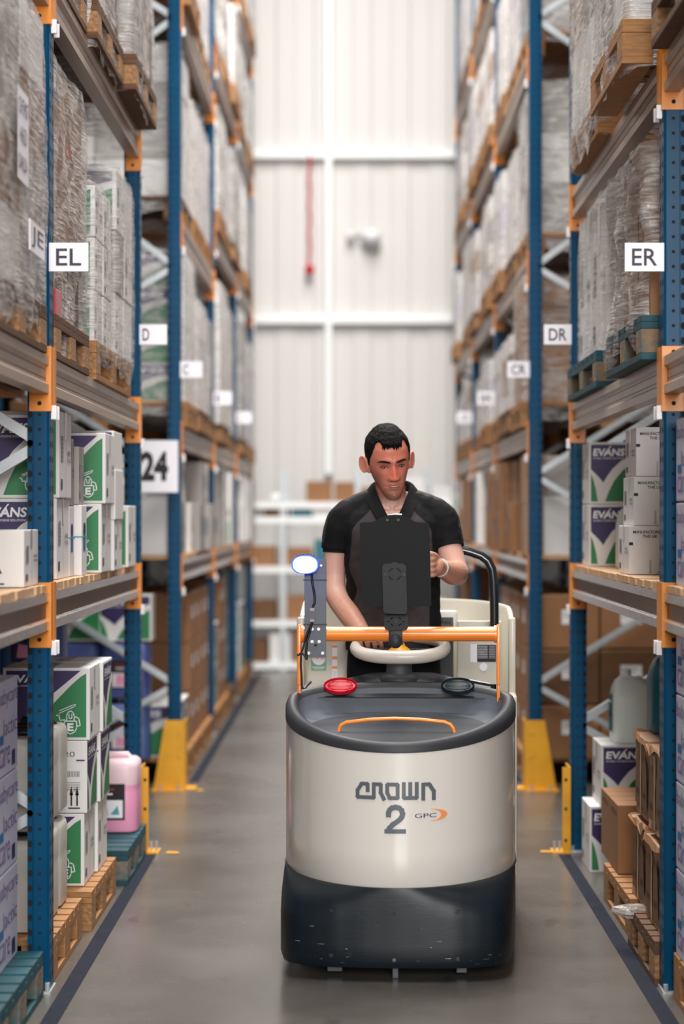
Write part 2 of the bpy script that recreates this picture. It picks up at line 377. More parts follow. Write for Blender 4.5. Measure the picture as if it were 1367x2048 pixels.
for sg in (-1, 1):
    for i, Y in enumerate(FRAMES):
        if i in SIGNS: w = 'standing at the %s%s sign' % (SIGNS[i], 'L' if sg < 0 and i == 1 else ('R' if sg > 0 else ''))
        elif i == 0: w = 'nearest the camera'
        else: w = 'farthest down the aisle'
        t = thing('pallet_rack_end', 'blue perforated rack frame with diagonal braces, %s side, %s' % (SIDE[sg], w), 'rack frame', (sg*XF[sg], Y, 0))
        h = 7.4
        inst('upright', UPM[(h, sg)], t); inst('upright', UPM[(h, sg)], t, (sg*1.0, 0, 0))
        inst('foot_plate', FOOT, t, (sg*.035, 0, 0)); inst('foot_plate', FOOT, t, (sg*1.035, 0, 0))
        nodes = [.57, 1.735, 2.9, 4.28, 5.45, 6.6]; prev = .08
        mids = [.03]+[(a+b)/2 for a, b in zip(nodes, nodes[1:])]
        for k, z in enumerate(nodes):
            for zr, d in ((mids[k], -.018), (mids[k+1] if k+1 < len(mids) else 7.1, .018)):
                mb = MB(); mb.obox((sg*.06, 0, z+d), (sg*1.0, 0, zr+(.02 if d > 0 else 0)), .03, .034, 'galv'); 
                mb.obox((sg*.06, -.0155, z+d), (sg*1.0, -.0155, zr+(.02 if d > 0 else 0)), .002, .018, 'galv')
                mb.cyl((sg*.06, -.05, z), (sg*.06, -.056, z), .01, 'galv', 8); mb.build('brace', t)

def beam_mesh(L, sg, kind):
    mb = MB(); H = .12
    # profile: x towards aisle is -sg*..., front at 0
    pr = [(0, 0), (0, .028), (.010, .036), (.010, .082), (0, .09), (0, .118), (.012, .12), (.05, .12), (.05, 0)]
    ms = {'chrome': ['beam_chrome', 'beam_chrome', 'beam_brown', 'beam_brown', 'beam_chrome', 'beam_chrome', 'beam_chrome', 'beam_brown', 'beam_brown'], 'beige': ['beam_beige']*9}[kind]
    for k in range(len(pr)):
        a = pr[k]; b = pr[(k+1) % len(pr)]
        q = [(sg*a[0], 0, a[1]), (sg*b[0], 0, b[1]), (sg*b[0], L, b[1]), (sg*a[0], L, a[1])]
        mb.add(q if sg > 0 else q[::-1], [(3, 2, 1, 0)], ms[k])
    if kind == 'beige':
        for z in (.045, .073):
            mb.add([(sg*.0095, 0, z), (sg*.0095, L, z), (sg*.0095, L, z+.004), (sg*.0095, 0, z+.004)], [(0, 1, 2, 3)], 'beam_brown')
    return mb.mesh('beam')
BL = 2.70
BM = {(s, k): beam_mesh(BL, s, k) for s in (-1, 1) for k in ('chrome', 'beige')}
def conn_mesh(sg, end):
    mb = MB()   # end -1: near end of beam (plate sits on the far face of the near upright); +1 far end
    e = end
    mb.box(*(sorted((sg*.002, sg*.062))), *(sorted((0, -e*.006))), -.055, .15, 'rack_orange')
    mb.box(*(sorted((-sg*.007, sg*.004))), *(sorted((-e*.008, e*.042))), -.055, .15, 'rack_orange')
    for z in (-.03, .132):
        mb.cyl((sg*.03, -e*.006, z), (sg*.03, -e*.0075, z), .007, 'hole_dark', 10)
    return mb.mesh('end_connector')
CM = {(s, e): conn_mesh(s, e) for s in (-1, 1) for e in (-1, 1)}
mb = MB(); mb.box(-.009, .009, -.006, .006, -.022, .022, 'clip_white', .002); CLIP = mb.mesh('locking_clip')
LEV = {}
BAYS = [(3.92, 6.62), (6.72, 9.42), None, (11.75, 14.45), (14.55, 17.25), (17.35, 20.05)]
B1, B2 = 1.145, 1.89
LEV[-1] = {0: [B1, B2, 3.11], 1: [B1, B2, 3.11, 4.5], 3: [B1, B2, 3.05, 4.27, 5.6], 4: [B1, B2, 3.38, 4.62, 5.75], 5: [B1, B2, 3.38, 4.62, 5.75]}
LEV[1] = {0: [B1, B2, 2.84], 1: [B1, B2, 2.84, 4.3], 3: [B1, B2, 2.84, 3.98, 5.2], 4: [B1, B2, 2.84, 3.98, 5.15], 5: [B1, B2, 2.84, 3.98, 5.15]}
BAYW = {-1: {0: 'nearest left bay', 1: 'left bay after the EL sign', 3: 'left bay after the C sign', 4: 'left bay after the B sign', 5: 'last left bay'},
        1: {0: 'nearest right bay', 1: 'right bay after the ER sign', 3: 'right bay after the CR sign', 4: 'right bay after the BR sign', 5: 'last right bay'}}
ORD = ['first', 'second', 'third', 'fourth', 'fifth', 'sixth']
LW = ['lowest', 'second', 'third', 'fourth', 'fifth']
for sg in (-1, 1):
    for b, zs in LEV[sg].items():
        y0, y1 = BAYS[b]
        for li, z in enumerate(zs):
            k = 'chrome' if li == 0 else 'beige'
            for fr in (0, 1):
                x = sg*(XF[sg] if fr == 0 else XF[sg]+1.02)
                t = thing('rack_beam', '%s %s rack beam, %s level up, %s' % ('front' if fr == 0 else 'rear', 'shiny taped' if li == 0 else 'beige', LW[li], BAYW[sg][b]), 'rack beam', (x, y0, z))
                inst('beam', BM[(sg, k)], t)
                inst('end_connector', CM[(sg, -1)], t); c = inst('end_connector', CM[(sg, 1)], t, (0, BL, 0))
                if fr == 0:
                    inst('locking_clip', CLIP, t, (-sg*.012, BL+.02, -.058)); inst('locking_clip', CLIP, t, (-sg*.012, -.02, -.058))
        # timber deck of the lowest level
        mb = MB(); y = y0+.02; k = 0
        while y < y1-.08:
            j = random.uniform(-.006, .006); mb.box(*(sorted((sg*(XF[sg]+.006+j), sg*(XF[sg]+1.0)))), y, y+.085, B1+.12, B1+.12+.022+random.uniform(0, .003), 'deck_pine'); y += .094
        o = mb.build('shelf_deck'); tag(o, 'slatted pale timber deck on the lowest beams, %s' % BAYW[sg][b], 'shelf deck')
DECK = B1+.145

# bay signs
def sign(st, Y, sg, zc, label, w=.124, h=.09, bold=.01):
    x0 = sg*XF[sg]+(.0 if sg > 0 else -.0); x0, x1 = (x0-w, x0) if sg > 0 else (x0, x0+w)
    mb = MB(); mb.box(x0, x1, Y-.058, Y-.054, zc-h/2, zc+h/2, 'sign_white', .001)
    L = len(st); ux = (.18, .82) if L == 2 else (.12, .36)
    mb.text(st, ux[0], .2, ux[1], .8, (x0, Y-.058, zc-h/2), X_, w, h, -Y_, 'sign_ink', .001, bold)
    o = mb.build('bay_sign'); tag(o, label, 'bay sign')
for i, Y in ((1, 6.67), (2, 9.47), (3, 11.7), (4, 14.5), (5, 17.3)):
    l = SIGNS[i]
    sign(l+'L' if i == 1 else l, Y, -1, 2.32, 'white bay sign lettered %s on a blue upright, left side' % (l+'L' if i == 1 else l))
    sign(l+'R', Y, 1, 2.32, 'white bay sign lettered %sR on a blue upright, right side' % l)
mb = MB(); mb.box(-.935, -.932, 6.07, 6.36, 2.275, 2.365, 'sign_white'); mb.text('JE', .1, .15, .9, .85, (-.932, 6.07, 2.275), Y_, .29, .09, X_, 'print_grey', .001, .0)  # flat white strip with grey letters on the load's aisle side
tag(mb.build('bay_sign'), 'white strip lettered JE on wrapped load left of EL sign', 'bay sign')
mb = MB(); Y = 11.6; x0, x1, z0, z1 = wx(262, Y), wx(356, Y), wz(985, Y), wz(881, Y)
mb.box(x0, x1, Y-.004, Y, z0, z1, 'sign_white', .001); mb.text('24', .205, .22, .79, .79, (x0, Y-.004, z0), X_, x1-x0, z1-z0, -Y_, 'print_black', .001, .045)
tag(mb.build('aisle_number_sign'), 'large white sign numbered 24 on the rack end beyond the cross aisle', 'aisle sign')

# yellow corner guards
def guard(sg, Y, wide, label):
    mb = MB(); X = sg*XF[sg]; h = .385
    if wide:   # plate facing the camera at the near corner of the far run
        a = [(X-sg*.03, 0), (X+sg*.14, 0), (X+sg*.075, h), (X-sg*.03, h)]
        r0 = [(x, Y-.07, z) for x, z in a]; r1 = [(x, Y-.076, z) for x, z in a]
        mb.loft([r0, r1], 'yellow', cap0=True, cap1=True, flip=(sg > 0))
        mb.box(*(sorted((X-sg*.03, X-sg*.036))), Y-.076, Y+.09, 0, h, 'yellow')
        mb.box(*(sorted((X-sg*.036, X-sg*.09))), Y-.05, Y+.06, 0, .008, 'yellow')
        for z in (.06, .19, .32): mb.cyl((X-sg*.0, Y-.076, z), (X-sg*.0, Y-.08, z), .009, 'yellow', 8)
        for x in (-.0, .1): mb.cyl((X+sg*x, Y-.1, 0), (X+sg*x, Y-.1, .03), .009, 'galv', 8)
        mb.box(*(sorted((X-sg*.03, X+sg*.15))), Y-.12, Y-.07, 0, .006, 'yellow')
    else:
        mb.box(*(sorted((X-sg*.008, X-sg*.014))), Y-.05, Y+.13, 0, h, 'yellow'); mb.box(*(sorted((X-sg*.014, X-sg*.045))), Y-.05, Y-.044, 0, h, 'yellow')
        mb.box(*(sorted((X-sg*.014, X-sg*.09))), Y-.06, Y+.06, 0, .008, 'yellow')
        for k in (.06, .2, .33): mb.cyl((X-sg*.03, Y-.05, k), (X-sg*.03, Y-.053, k), .007, 'hole_dark', 8)
        for q in (.055, .078): mb.cyl((X-sg*q, Y-.02, 0), (X-sg*q, Y-.02, .05), .007, 'galv', 8)
    o = mb.build('rack_guard'); tag(o, label, 'rack guard')
guard(-1, 9.42, False, 'thin yellow steel guard bolted to floor at D post, left side')
guard(1, 9.42, False, 'thin yellow steel guard bolted to floor at DR post, right side')
guard(-1, 11.62, True, 'wide tapered yellow steel guard at foot of left C post')
guard(1, 11.62, True, 'wide tapered yellow steel guard at foot of right CR post')

# ------------------------------------------------------------------ pallets
_pm = {}
def pallet(cx, cy, z, label, w=1.0, d=.8, kind='wood', group=None):
    """w across the rack (x), d along the aisle (y)"""
    key = (w, d, kind)
    if key not in _pm:
        bm_, km = {'wood': ('wood', 'wood'), 'chip': ('wood', 'chip_block'), 'dark': ('wood_dark', 'chip_block'), 'teal': ('wood_teal', 'teal_block')}[kind]
        mb = MB(); n = 7; bw = d*.115
        for i in range(n):
            y = -d/2+(d-bw)*i/(n-1); mb.box(-w/2, w/2, y, y+bw, .122, .144, bm_, .002)
        for x in (-w/2, -.05, w/2-.1): mb.box(x, x+.1, -d/2, d/2, .1, .122, bm_, .002)
        top = mb.mesh('top_deck')
        mb = MB(); mb.box(-.05, .05, -.065, .065, .022, .1, km, .003); blk = mb.mesh('block')
        mb = MB(); mb.box(-.05, .05, -d/2, d/2, 0, .022, bm_, .002); bot = mb.mesh('bottom_board')
        _pm[key] = (top, blk, bot)
    top, blk, bot = _pm[key]
    t = thing('pallet', label, 'pallet', (cx, cy, z), 0, group)
    inst('top_deck', top, t)
    for x in (-w/2+.05, 0, w/2-.05):
        inst('bottom_board', bot, t, (x, 0, 0))
        for y in (-d/2+.066, 0, d/2-.066): inst('block', blk, t, (x, y, 0))
    return t

# ------------------------------------------------------------------ cartons
def evans(mb, O, U, W, H, N, knight=True):
    if knight == 'only': return emblem(mb, (O, U, W, H, N), W, H)
    a = .05; O2 = Vector(O)+Vector(U)*(a*W*.8)+Z_*(a*H*.8); W2 = W*(1-1.6*a); H2 = H*(1-1.6*a)
    A = (O2, U, W2, H2, N)
    cr = [(1, .83), (.7, .71), (.5, .57), (.36, .42), (.29, .33)]; cl = [(.22, .40), (.12, .48), (0, .57)]
    P = [(0, 1)]+list(reversed(cl))+list(reversed(cr))+[(1, 1)]
    P2 = [(0, 1)]+[(0, .57), (.12, .48), (.22, .40), (.29, .33), (.36, .42), (.5, .57), (.7, .71), (1, .83)]+[(1, 1)]
    # split the purple field into convex-safe strips
    top = [(0, 1), (.12, 1), (.22, 1), (.29, 1), (.36, 1), (.5, 1), (.7, 1), (1, 1)]; low = [(0, .57), (.12, .48), (.22, .40), (.29, .33), (.36, .42), (.5, .57), (.7, .71), (1, .83)]
    for k in range(7): mb.pol([low[k], low[k+1], top[k+1], top[k]], *A, 'evans_purple')
    g = [(.33, 0), (.42, .18), (.55, .37), (.75, .55), (1, .69)]
    for k in range(4): mb.pol([(g[k][0], 0), (g[k+1][0], 0), g[k+1], g[k]], *A, 'evans_green')
    gl = [(0, .49), (.06, .38), (.12, .2), (.16, 0)]
    for k in range(3): mb.pol([(gl[k][0], 0), (gl[k+1][0], 0), gl[k+1], gl[k]], *A, 'evans_green')
    mb.text('EVANS', .05, .80, .78, .93, *A, 'print_white', .0024, .03, .12)
    mb.stroke([(.3, .8), (.34, .86), (.46, .97)], .004, *A, 'print_white', .0026)
    mb.text('GLOBAL HYGIENE SOLUTIONS', .05, .745, .78, .775, *A, 'print_white', .0024, .0)
    if knight: emblem(mb, A, W2, H2)
def emblem(mb, A, W2, H2):
        s = .0034
        K = lambda pts: [(.66+.26*x, .05+.42*y*W2/H2*.62) for x, y in pts]
        mb.stroke(K([(.25, .62), (.25, .3), (.35, .1), (.55, 0), (.75, .1), (.85, .3), (.85, .62), (.25, .62)]), s, *A, 'print_white')
        mb.stroke(K([(.38, .66), (.36, .85), (.42, 1.02), (.55, 1.12), (.68, 1.02), (.74, .85), (.72, .66)]), s, *A, 'print_white')
        mb.stroke(K([(.3, .68), (.05, .66), (-.02, .95), (.1, .98), (-.12, .88)]), s, *A, 'print_white')
        mb.stroke(K([(.02, 1.0), (.75, 1.32), (.8, 1.42), (.7, 1.4), (.02, 1.12)]), s*.7, *A, 'print_white')
        mb.stroke(K([(.74, .85), (.95, .75), (1.02, .4), (.88, .38)]), s, *A, 'print_white')
        a0 = K([(.4, .14), (.7, .52)]); mb.text('E', a0[0][0], a0[0][1], a0[1][0], a0[1][1], *A, 'print_white', .0026, .04)
        a0 = K([(.46, .72), (.64, .96)]); mb.text('U', a0[0][0], a0[0][1], a0[1][0], a0[1][1], *A, 'print_white', .0026, .02)
def arrows(mb, A, x, y, s, m='print_black'):
    for k in (0, 1):
        X = x+k*s*.55; mb.stroke([(X, y+.06), (X, y+.22)], .006, *A, m); mb.pol([(X-s*.18, y+.2), (X+s*.18, y+.2), (X, y+.33)], *A, m, .002)
    mb.stroke([(x-s*.25, y+.02), (x+s*.8, y+.02)], .005, *A, m)
def face(mb, des, O, U, W, H, N):
    A = (O, U, W, H, N)
    if des == 'evans': evans(mb, *A)
    elif des == 'evans_wide':
        a = .04; O2 = Vector(O)+Vector(U)*(a*W)+Z_*(a*H); A = (O2, U, W*(1-2*a), H*(1-2*a), N)
        us = [0, .15, .3, .45, .64, .8, .93, 1]; pv = [.05, .2, .37, .53, .71, .87, 1, 1]; gv = [0, .03, .14, .33, .57, .77, .91, .96]
        for k in range(6): mb.pol([(us[k], pv[k]), (us[k+1], pv[k+1]), (us[k+1], 1), (us[k], 1)], *A, 'evans_purple')
        for k in range(7): mb.pol([(us[k], 0), (us[k+1], 0), (us[k+1], gv[k+1]), (us[k], gv[k])][(1 if k == 0 and gv[0] == 0 else 0)*0:], *A, 'evans_green')
        mb.text('EVANS', .04, .82, .56, .94, *A, 'print_white', .0024, .03, .12); mb.text('GLOBAL HYGIENE SOLUTIONS', .04, .76, .52, .785, *A, 'print_white', .0024, .0)
        evans(mb, *A[:2], *A[2:4], A[4], knight='only')
    elif des == 'evans_plain': evans(mb, *A, knight=False)
    elif des == 'arrows':
        arrows(mb, A, .62, .04, .22); mb.text('ORDER:', .1, .84, .4, .9, *A, 'print_black'); mb.pol([(.02, .35), (.06, .35), (.06, .6), (.02, .6)], *A, 'grey_card')
    elif des == 'uk':
        mb.text('MANUFACTURED IN', .06, .84, .56, .90, *A, 'print_black', .002, .015); mb.text('THE UK', .2, .75, .42, .81, *A, 'print_black', .002, .015)
        mb.pol([(0, .6), (.06, .6), (.06, .66), (0, .66)], *A, 'print_black'); pass
        for X in (.53,): mb.stroke([(X, .08), (X, .26)], .008, *A, 'print_black'); mb.pol([(X-.06, .22), (X+.06, .22), (X, .36)], *A, 'print_black', .002)
        mb.stroke([(.44, .05), (.62, .05)], .005, *A, 'print_black')
        mb.pol([(.3, .02), (.33, .02), (.33, .3), (.3, .3)], *A, 'tape', .0014)
    elif des == 'barcode':
        mb.text('00 05720', .35, .78, .86, .85, *A, 'print_grey'); mb.pol([(.62, .5), (.7, .5), (.7, .6), (.62, .6)], *A, 'evans_purple')
        for k in range(9): X = .76+k*.018; mb.pol([(X, .5), (X+.008, .5), (X+.008, .58), (X, .58)], *A, 'print_grey')
        for k in range(4): mb.stroke([(.76, .42-k*.03), (.92, .42-k*.03)], .002, *A, 'print_grey')
        mb.text('2 x 5L', .76, .3, .9, .34, *A, 'print_black'); mb.text('HANDLE WITH CARE', .2, .05, .72, .09, *A, 'print_black', .002, .02)
        arrows(mb, A, .82, .05, .12); mb.stroke([(.88, .73), (.97, .73)], .005, *A, 'evans_purple')
    elif des == 'side':
        mb.pol([(.44, .68), (.56, .68), (.56, 1), (.44, 1)], *A, 'tape'); mb.pol([(.12, .42), (.3, .42), (.3, .72), (.12, .72)], *A, 'grey_card')
        for k in range(5): mb.stroke([(.14, .68-k*.05), (.28, .68-k*.05)], .002, *A, 'print_grey')
        mb.text('HANDLE', .62, .5, .9, .56, *A, 'print_grey', .002, .01); mb.text('WITH CARE', .62, .42, .9, .47, *A, 'print_grey', .002, .01)
        mb.stroke([(.5, 0), (.5, .68)], .002, *A, 'print_grey'); mb.pol([(.1, .1), (.24, .1), (.24, .22), (.1, .22)], *A, 'print_grey')
    elif des == 'blue':
        mb.pol([(.3, .35), (.7, .35), (.7, .75), (.3, .75)], *A, 'print_blue'); mb.stroke([(0, .55), (1, .55)], .005, *A, 'print_teal'); mb.pol([(.32, .6), (.68, .6), (.68, .72), (.32, .72)], *A, 'evans_purple', .002)
    elif des == 'label':
        mb.pol([(.35, .45), (.72, .45), (.72, .72), (.35, .72)], *A, 'print_white'); mb.stroke([(.38, .66), (.66, .66)], .004, *A, 'print_grey'); mb.stroke([(.38, .6), (.6, .6)], .004, *A, 'print_grey')
        mb.pol([(0, .97), (1, .97), (1, 1), (0, 1)], *A, 'tape_brown')
    elif des == 'manu':
        mb.text('MANUFACTURED IN THE UK', .25, .84, .95, .9, *A, 'print_black', .002, .01); mb.stroke([(.5, .3), (.5, .98)], .002, *A, 'brown_card_dark')
    elif des == 'care':
        mb.text('babycare', .06, .7, 1.0, .92, *A, 'print_purple', .0015, -.01); mb.text('lactic', .3, .42, .95, .6, *A, 'print_purple', .0015, -.01); mb.text('care', .1, .1, .6, .3, *A, 'print_purple', .0015, -.01)
        mb.pol([(.1, .34), (.3, .34), (.3, .44), (.1, .44)], *A, 'print_blue'); mb.pol([(.7, .06), (.86, .06), (.86, .22), (.7, .22)], *A, 'evans_purple')
    elif des == 'leaf':
        for (cx, cy) in ((.3, .55), (.72, .5)):
            mb.pol([(cx-.16, .1), (cx+.16, .1), (cx+.12, .7), (cx, .88), (cx-.12, .7)], *A, 'brown_card_dark'); mb.text('CARE', cx-.1, .25, cx+.1, .34, *A, 'print_black')
        mb.pol([(.46, 0), (.54, 0), (.54, 1), (.46, 1)], *A, 'tape_brown', .002)
    elif des == 'teal_logo':
        for k in range(16):
            a = k*2*PI/16; b = a+2*PI/16
            mb.pol([(.6+.3*math.cos(a), .5+.2*math.sin(a)), (.6+.3*math.cos(b), .5+.2*math.sin(b)), (.6+.22*math.cos(b), .5+.11*math.sin(b)), (.6+.22*math.cos(a), .5+.11*math.sin(a))], *A, 'print_teal')
        mb.text('CARE', .42, .44, .78, .56, *A, 'print_teal')
_cm = {}
def carton_mesh(w, d, h, m, front=None, side=None):
    key = (round(w, 3), round(d, 3), round(h, 3), m, front, side)
    if key in _cm: return _cm[key]
    mb = MB(); mb.box(-w/2, w/2, -d/2, d/2, 0, h, m, .004)
    mb.box(-.025, .025, -d/2+.01, d/2-.01, h, h+.0008, 'tape_brown' if 'brown' in m or 'tan' in m else 'tape')
    mb.box(-w/2+.01, w/2-.01, -.001, .001, h, h+.0006, 'print_grey')
    if front: face(mb, front, (-w/2, -d/2, 0), X_, w, h, -Y_)
    if side:
        face(mb, side, (w/2, -d/2, 0), Y_, d, h, X_); face(mb, side, (-w/2, d/2, 0), -Y_, d, h, -X_)
    _cm[key] = mb.mesh('carton'); return _cm[key]
def carton(cx, cy, z, w, d, h, m, label, front=None, side=None, rz=0, group=None, cat='carton'):
    o = inst('carton', carton_mesh(w, d, h, m, front, side), None, (cx, cy, z), rz); tag(o, label, cat, group); return o

# ------------------------------------------------------------------ stretch film
def rrect(w, d, r, n=6):
    P = []
    for cx, cy, a0 in ((w/2-r, d/2-r, 0), (-w/2+r, d/2-r, PI/2), (-w/2+r, -d/2+r, PI), (w/2-r, -d/2+r, 1.5*PI)):
        for k in range(n+1): a = a0+k*PI/2/n; P.append((cx+r*math.cos(a), cy+r*math.sin(a)))
    Q = []
    for i, p in enumerate(P):
        q = P[(i+1) % len(P)]; L = math.hypot(q[0]-p[0], q[1]-p[1]); m = max(1, int(L/.06))
        for k in range(m): Q.append((p[0]+(q[0]-p[0])*k/m, p[1]+(q[1]-p[1])*k/m))
    return Q
def film_obj(w, d, h, seed, parent, m='film', skirt=.08, amp=.012):
    mb = MB(); Q = rrect(w, d, .03); rings = []; nz = max(8, int(h/.06))
    for i in range(nz+1):
        t = i/nz; z = -skirt+(h+skirt)*t; R = []
        for x, y in Q:
            g = noise.noise(Vector((x*5+seed*3.1, y*5, z*3)))+.5*noise.noise(Vector((x*14, y*14+seed, z*22)))
            pull = .006 if 0 < i < nz else .0
            f = 1+(amp*g+pull)/max(w, d)*2
            zz = z+(noise.noise(Vector((x*9, y*9, seed*1.7)))*.06 if i == 0 else 0)
            if z < 0: f += .01*abs(g)
            R.append((x*f, y*f, zz))
        rings.append(R)
    rings.append([(x*.93, y*.93, h+.012+.006*noise.noise(Vector((x*8, y*8, seed)))) for x, y in Q])
    mb.loft(rings, m, cap1=True)
    return mb.build('stretch_wrap', parent, smooth=50)
def wrapped(cx, cy, z, w, d, h, cols, label, seed, m='film', fronts=None, sides=None, cat='wrapped goods', nx=2, ny=2, nl=3, group=None, skirt=.08):
    t = thing('wrapped_load', label, cat, (cx, cy, z), 0, group); R = random.Random(seed)
    cw, cd, ch = w/nx, d/ny, h/nl
    for l in range(nl):
        for i in range(nx):
            for j in range(ny):
                c = cols[(l+(i+j)*R.randint(0, 1)) % len(cols)]
                f = fronts[(l+i) % len(fronts)] if fronts and j == 0 else None; s_ = sides[(l+j) % len(sides)] if sides else None
                inst('carton', carton_mesh(cw-.008, cd-.008, ch-.004, c, f, s_), t, (-w/2+cw*(i+.5)+R.uniform(-.004, .004), -d/2+cd*(j+.5), l*ch))
    film_obj(w+.01, d+.01, h+.005, seed, t, m, skirt)
    return t

# ------------------------------------------------------------------ jerrycans
_jm = {}
def jerry(cx, cy, z, w, d, h, m, label, cap='cap_black', style='round', topm=None, lab=None, group=None, rz=0, name='jerrycan'):
    key = (w, d, h, m, cap, style, topm, lab)
    if key not in _jm:
        mb = MB(); r = min(w, d)*.2
        if style == 'round':
            S = [(0, .9), (.015, .98), (.05, 1), (.55, 1), (.6, .985), (.66, 1), (.9, 1), (.96, .97), (1, .86)]
            rings = [[(x*s, y*s, h*zf) for x, y in rrect(w, d, r, 5)] for zf, s in S]
            ms = [m]*(len(S)-1)
            if topm: ms = [m]*4+[m]+[topm]*3
            mb.loft(rings, m, cap0=True, cap1=True, mats=ms)
            cp = (-w*.28, 0, h)
        else:
            S = [(0, .92, 1, 0), (.02, 1, 1, 0), (.62, 1, 1, 0), (.68, .98, .98, 0), (.8, .85, .78, .0), (.9, .62, .5, .0), (.95, .3, .3, -.0), (.97, .26, .3, 0)]
            rings = [[(x*a+o*w-(1-a)*w*.22, y*b, h*zf) for x, y in rrect(w, d, r, 5)] for zf, a, b, o in S]
            mb.loft(rings, m, cap0=True, cap1=True)
            cp = (-w*.17, 0, h*.965)
        body = mb.mesh('body', 40)
        mb = MB(); mb.lathe(cp, [(.021, 0), (.024, .004), (.024, .024), (.02, .028)], cap, 14); capm = mb.mesh('cap', 40)
        mb = MB()
        if style == 'round': mb.tube([(-w*.08, 0, h*.98), (-w*.05, 0, h*1.05), (w*.3, 0, h*1.05), (w*.36, 0, h*.98)], .012, cap if cap == 'cap_black' else (topm or m), 8)
        else: mb.tube([(-w*.05, 0, h*.9), (w*.12, 0, h*.93), (w*.42, 0, h*.78), (w*.44, 0, h*.62)], .012, m, 8)
        hm = mb.mesh('handle', 50); lm = None
        if lab:
            mb = MB(); O = (-w*.3, -d/2, h*.18); W, H = w*.6, h*.5; A = (O, X_, W, H, -Y_)
            if lab == 'teal':
                A = ((-w/2, d*.36, h*.15), -Y_, d*.72, h*.55, -X_); mb.pol([(0, 0), (1, 0), (1, 1), (0, 1)], *A, 'jug_teal', .0016); mb.stroke([(.2, .8), (.8, .8)], .012, *A, 'print_white', .0022); mb.stroke([(.2, .45), (.7, .45)], .02, *A, 'evans_purple', .0022); lm = mb.mesh('label_sheet')
            else:
              if True: pass
              mb.pol([(0, 0), (1, 0), (1, 1), (0, 1)], *A, 'print_black', .0016); mb.pol([(.06, .06), (.94, .06), (.94, .55), (.06, .55)], *A, 'print_white' if lab == 'pink' else 'evans_purple', .0022)
              mb.pol([(.15, .12), (.55, .12), (.5, .45), (.2, .5)], *A, 'jug_pink', .0028); mb.pol([(.6, .15), (.85, .15), (.8, .4)], *A, 'print_teal', .0028)
              mb.stroke([(.15, .85), (.7, .85)], .006, *A, 'print_red', .0026); mb.stroke([(.2, .72), (.65, .72)], .008, *A, 'print_white', .0026)
              lm = mb.mesh('label_sheet')
        _jm[key] = (body, capm, hm, lm)
    body, capm, hm, lm = _jm[key]
    t = thing(name, label, 'jerrycan', (cx, cy, z), rz, group); inst('body', body, t); inst('cap', capm, t); inst('handle', hm, t)
    if lm: inst('label_sheet', lm, t)
    return t
# ================================================================== goods, left rack
def L(f, w): return -(f+w/2)
def Rr(f, w): return f+w/2
# --- nearest left bay
pallet(L(.967, 1.0), 6.17, 0, 'dark teal pallet at bottom left corner in front of EL post', 1.0, .8, 'teal')
for i, y in enumerate((5.95, 6.36)):
    for k in range(3):
        carton(L(1.045 if i else 1.06, .4), y, .144+k*.29, .4, .38, .285, 'lilac_card', 'white carton printed with purple babycare lettering, %s column, %s layer, bottom left pallet' % (('near', 'far')[i], ('bottom', 'middle', 'top')[k]), 'care', 'care')
carton(L(.985, .3), 6.44, DECK, .3, .28, .173, 'white_card', 'small white carton with two black up arrows on nearest left shelf', 'arrows', 'side')
# level two, wrapped pallet cut by the photo edge
Z2, Z3L, Z3R = B2+.12, 3.11+.12, 2.84+.12
pallet(L(.95, 1.0), 6.05, Z2, 'wooden pallet under grey wrapped load, second level of nearest left bay', 1.0, .96, 'dark')
t = wrapped(L(.96, .96), 6.08, Z2+.144, .96, .9, .88, ['grey_card', 'white_card', 'brown_card', 'grey_card'], 'tall grey shrink wrapped load cut off by the left photo edge', 3, 'film_thick', nl=4, skirt=.1)
mb = MB(); O = (.48+.012, -.2, .30); A = (O, Y_, .2, .26, X_)
mb.pol([(0, 0), (1, 0), (1, 1), (0, 1)], *A, 'sign_white', .01)
mb.text('CHTM07', .1, .72, .9, .9, *A, 'print_black', .012); mb.text('4/621', .2, .42, .8, .6, *A, 'print_black', .012); mb.text('DARLDA', .1, .12, .85, .28, *A, 'print_black', .012)
mb.build('load_label', t)
# --- left bay after EL: level one cartons
def col(sgn, f, w, y, d, specs, where):
    z = DECK
    n = len(specs)
    for k, (h, m, fr, sd, des) in enumerate(specs):
        ff = f[k] if isinstance(f, (list, tuple)) else f
        lv = {1: ('single',), 2: ('lower', 'upper'), 3: ('bottom', 'middle', 'top')}[n][k]
        carton(sgn*(ff+w/2), y, z, w, d, h, m, '%s, %s one, %s' % (des, lv, where), fr, sd); z += h+.001
EV = 'white green and purple printed carton'
col(-1, [1.02, 1.013], .2, 6.98, .2, [(.272, 'white_card', 'evans', 'side', EV), (.275, 'white_card', 'evans', 'side', EV)], 'on waist-high shelf hidden partly by EL post')
col(-1, [1.0, .991], .3, 7.25, .3, [(.275, 'white_card', 'evans_wide', 'side', EV), (.295, 'white_card', 'evans_wide', 'side', EV)], 'on waist-high shelf just behind EL post')
col(-1, [1.0, 1.0], .24, 7.48, .12, [(.25, 'white_card', 'blue', 'blue', 'white carton with blue label'), (.24, 'grey_card', None, 'side', 'grey carton')], 'third column on shelf after EL post')
col(-1, [.975, .985], .24, 7.63, .14, [(.255, 'white_card', 'blue', 'blue', 'white carton with blue side label'), (.21, 'grey_card', None, 'side', 'small grey carton')], 'fourth column on shelf after EL post')
col(-1, [.95, .935], .3, 8.1, .3, [(.262, 'white_card', 'evans_wide', 'side', EV), (.268, 'white_card', 'evans_wide', 'side', EV)], 'middle of shelf between EL and D signs')
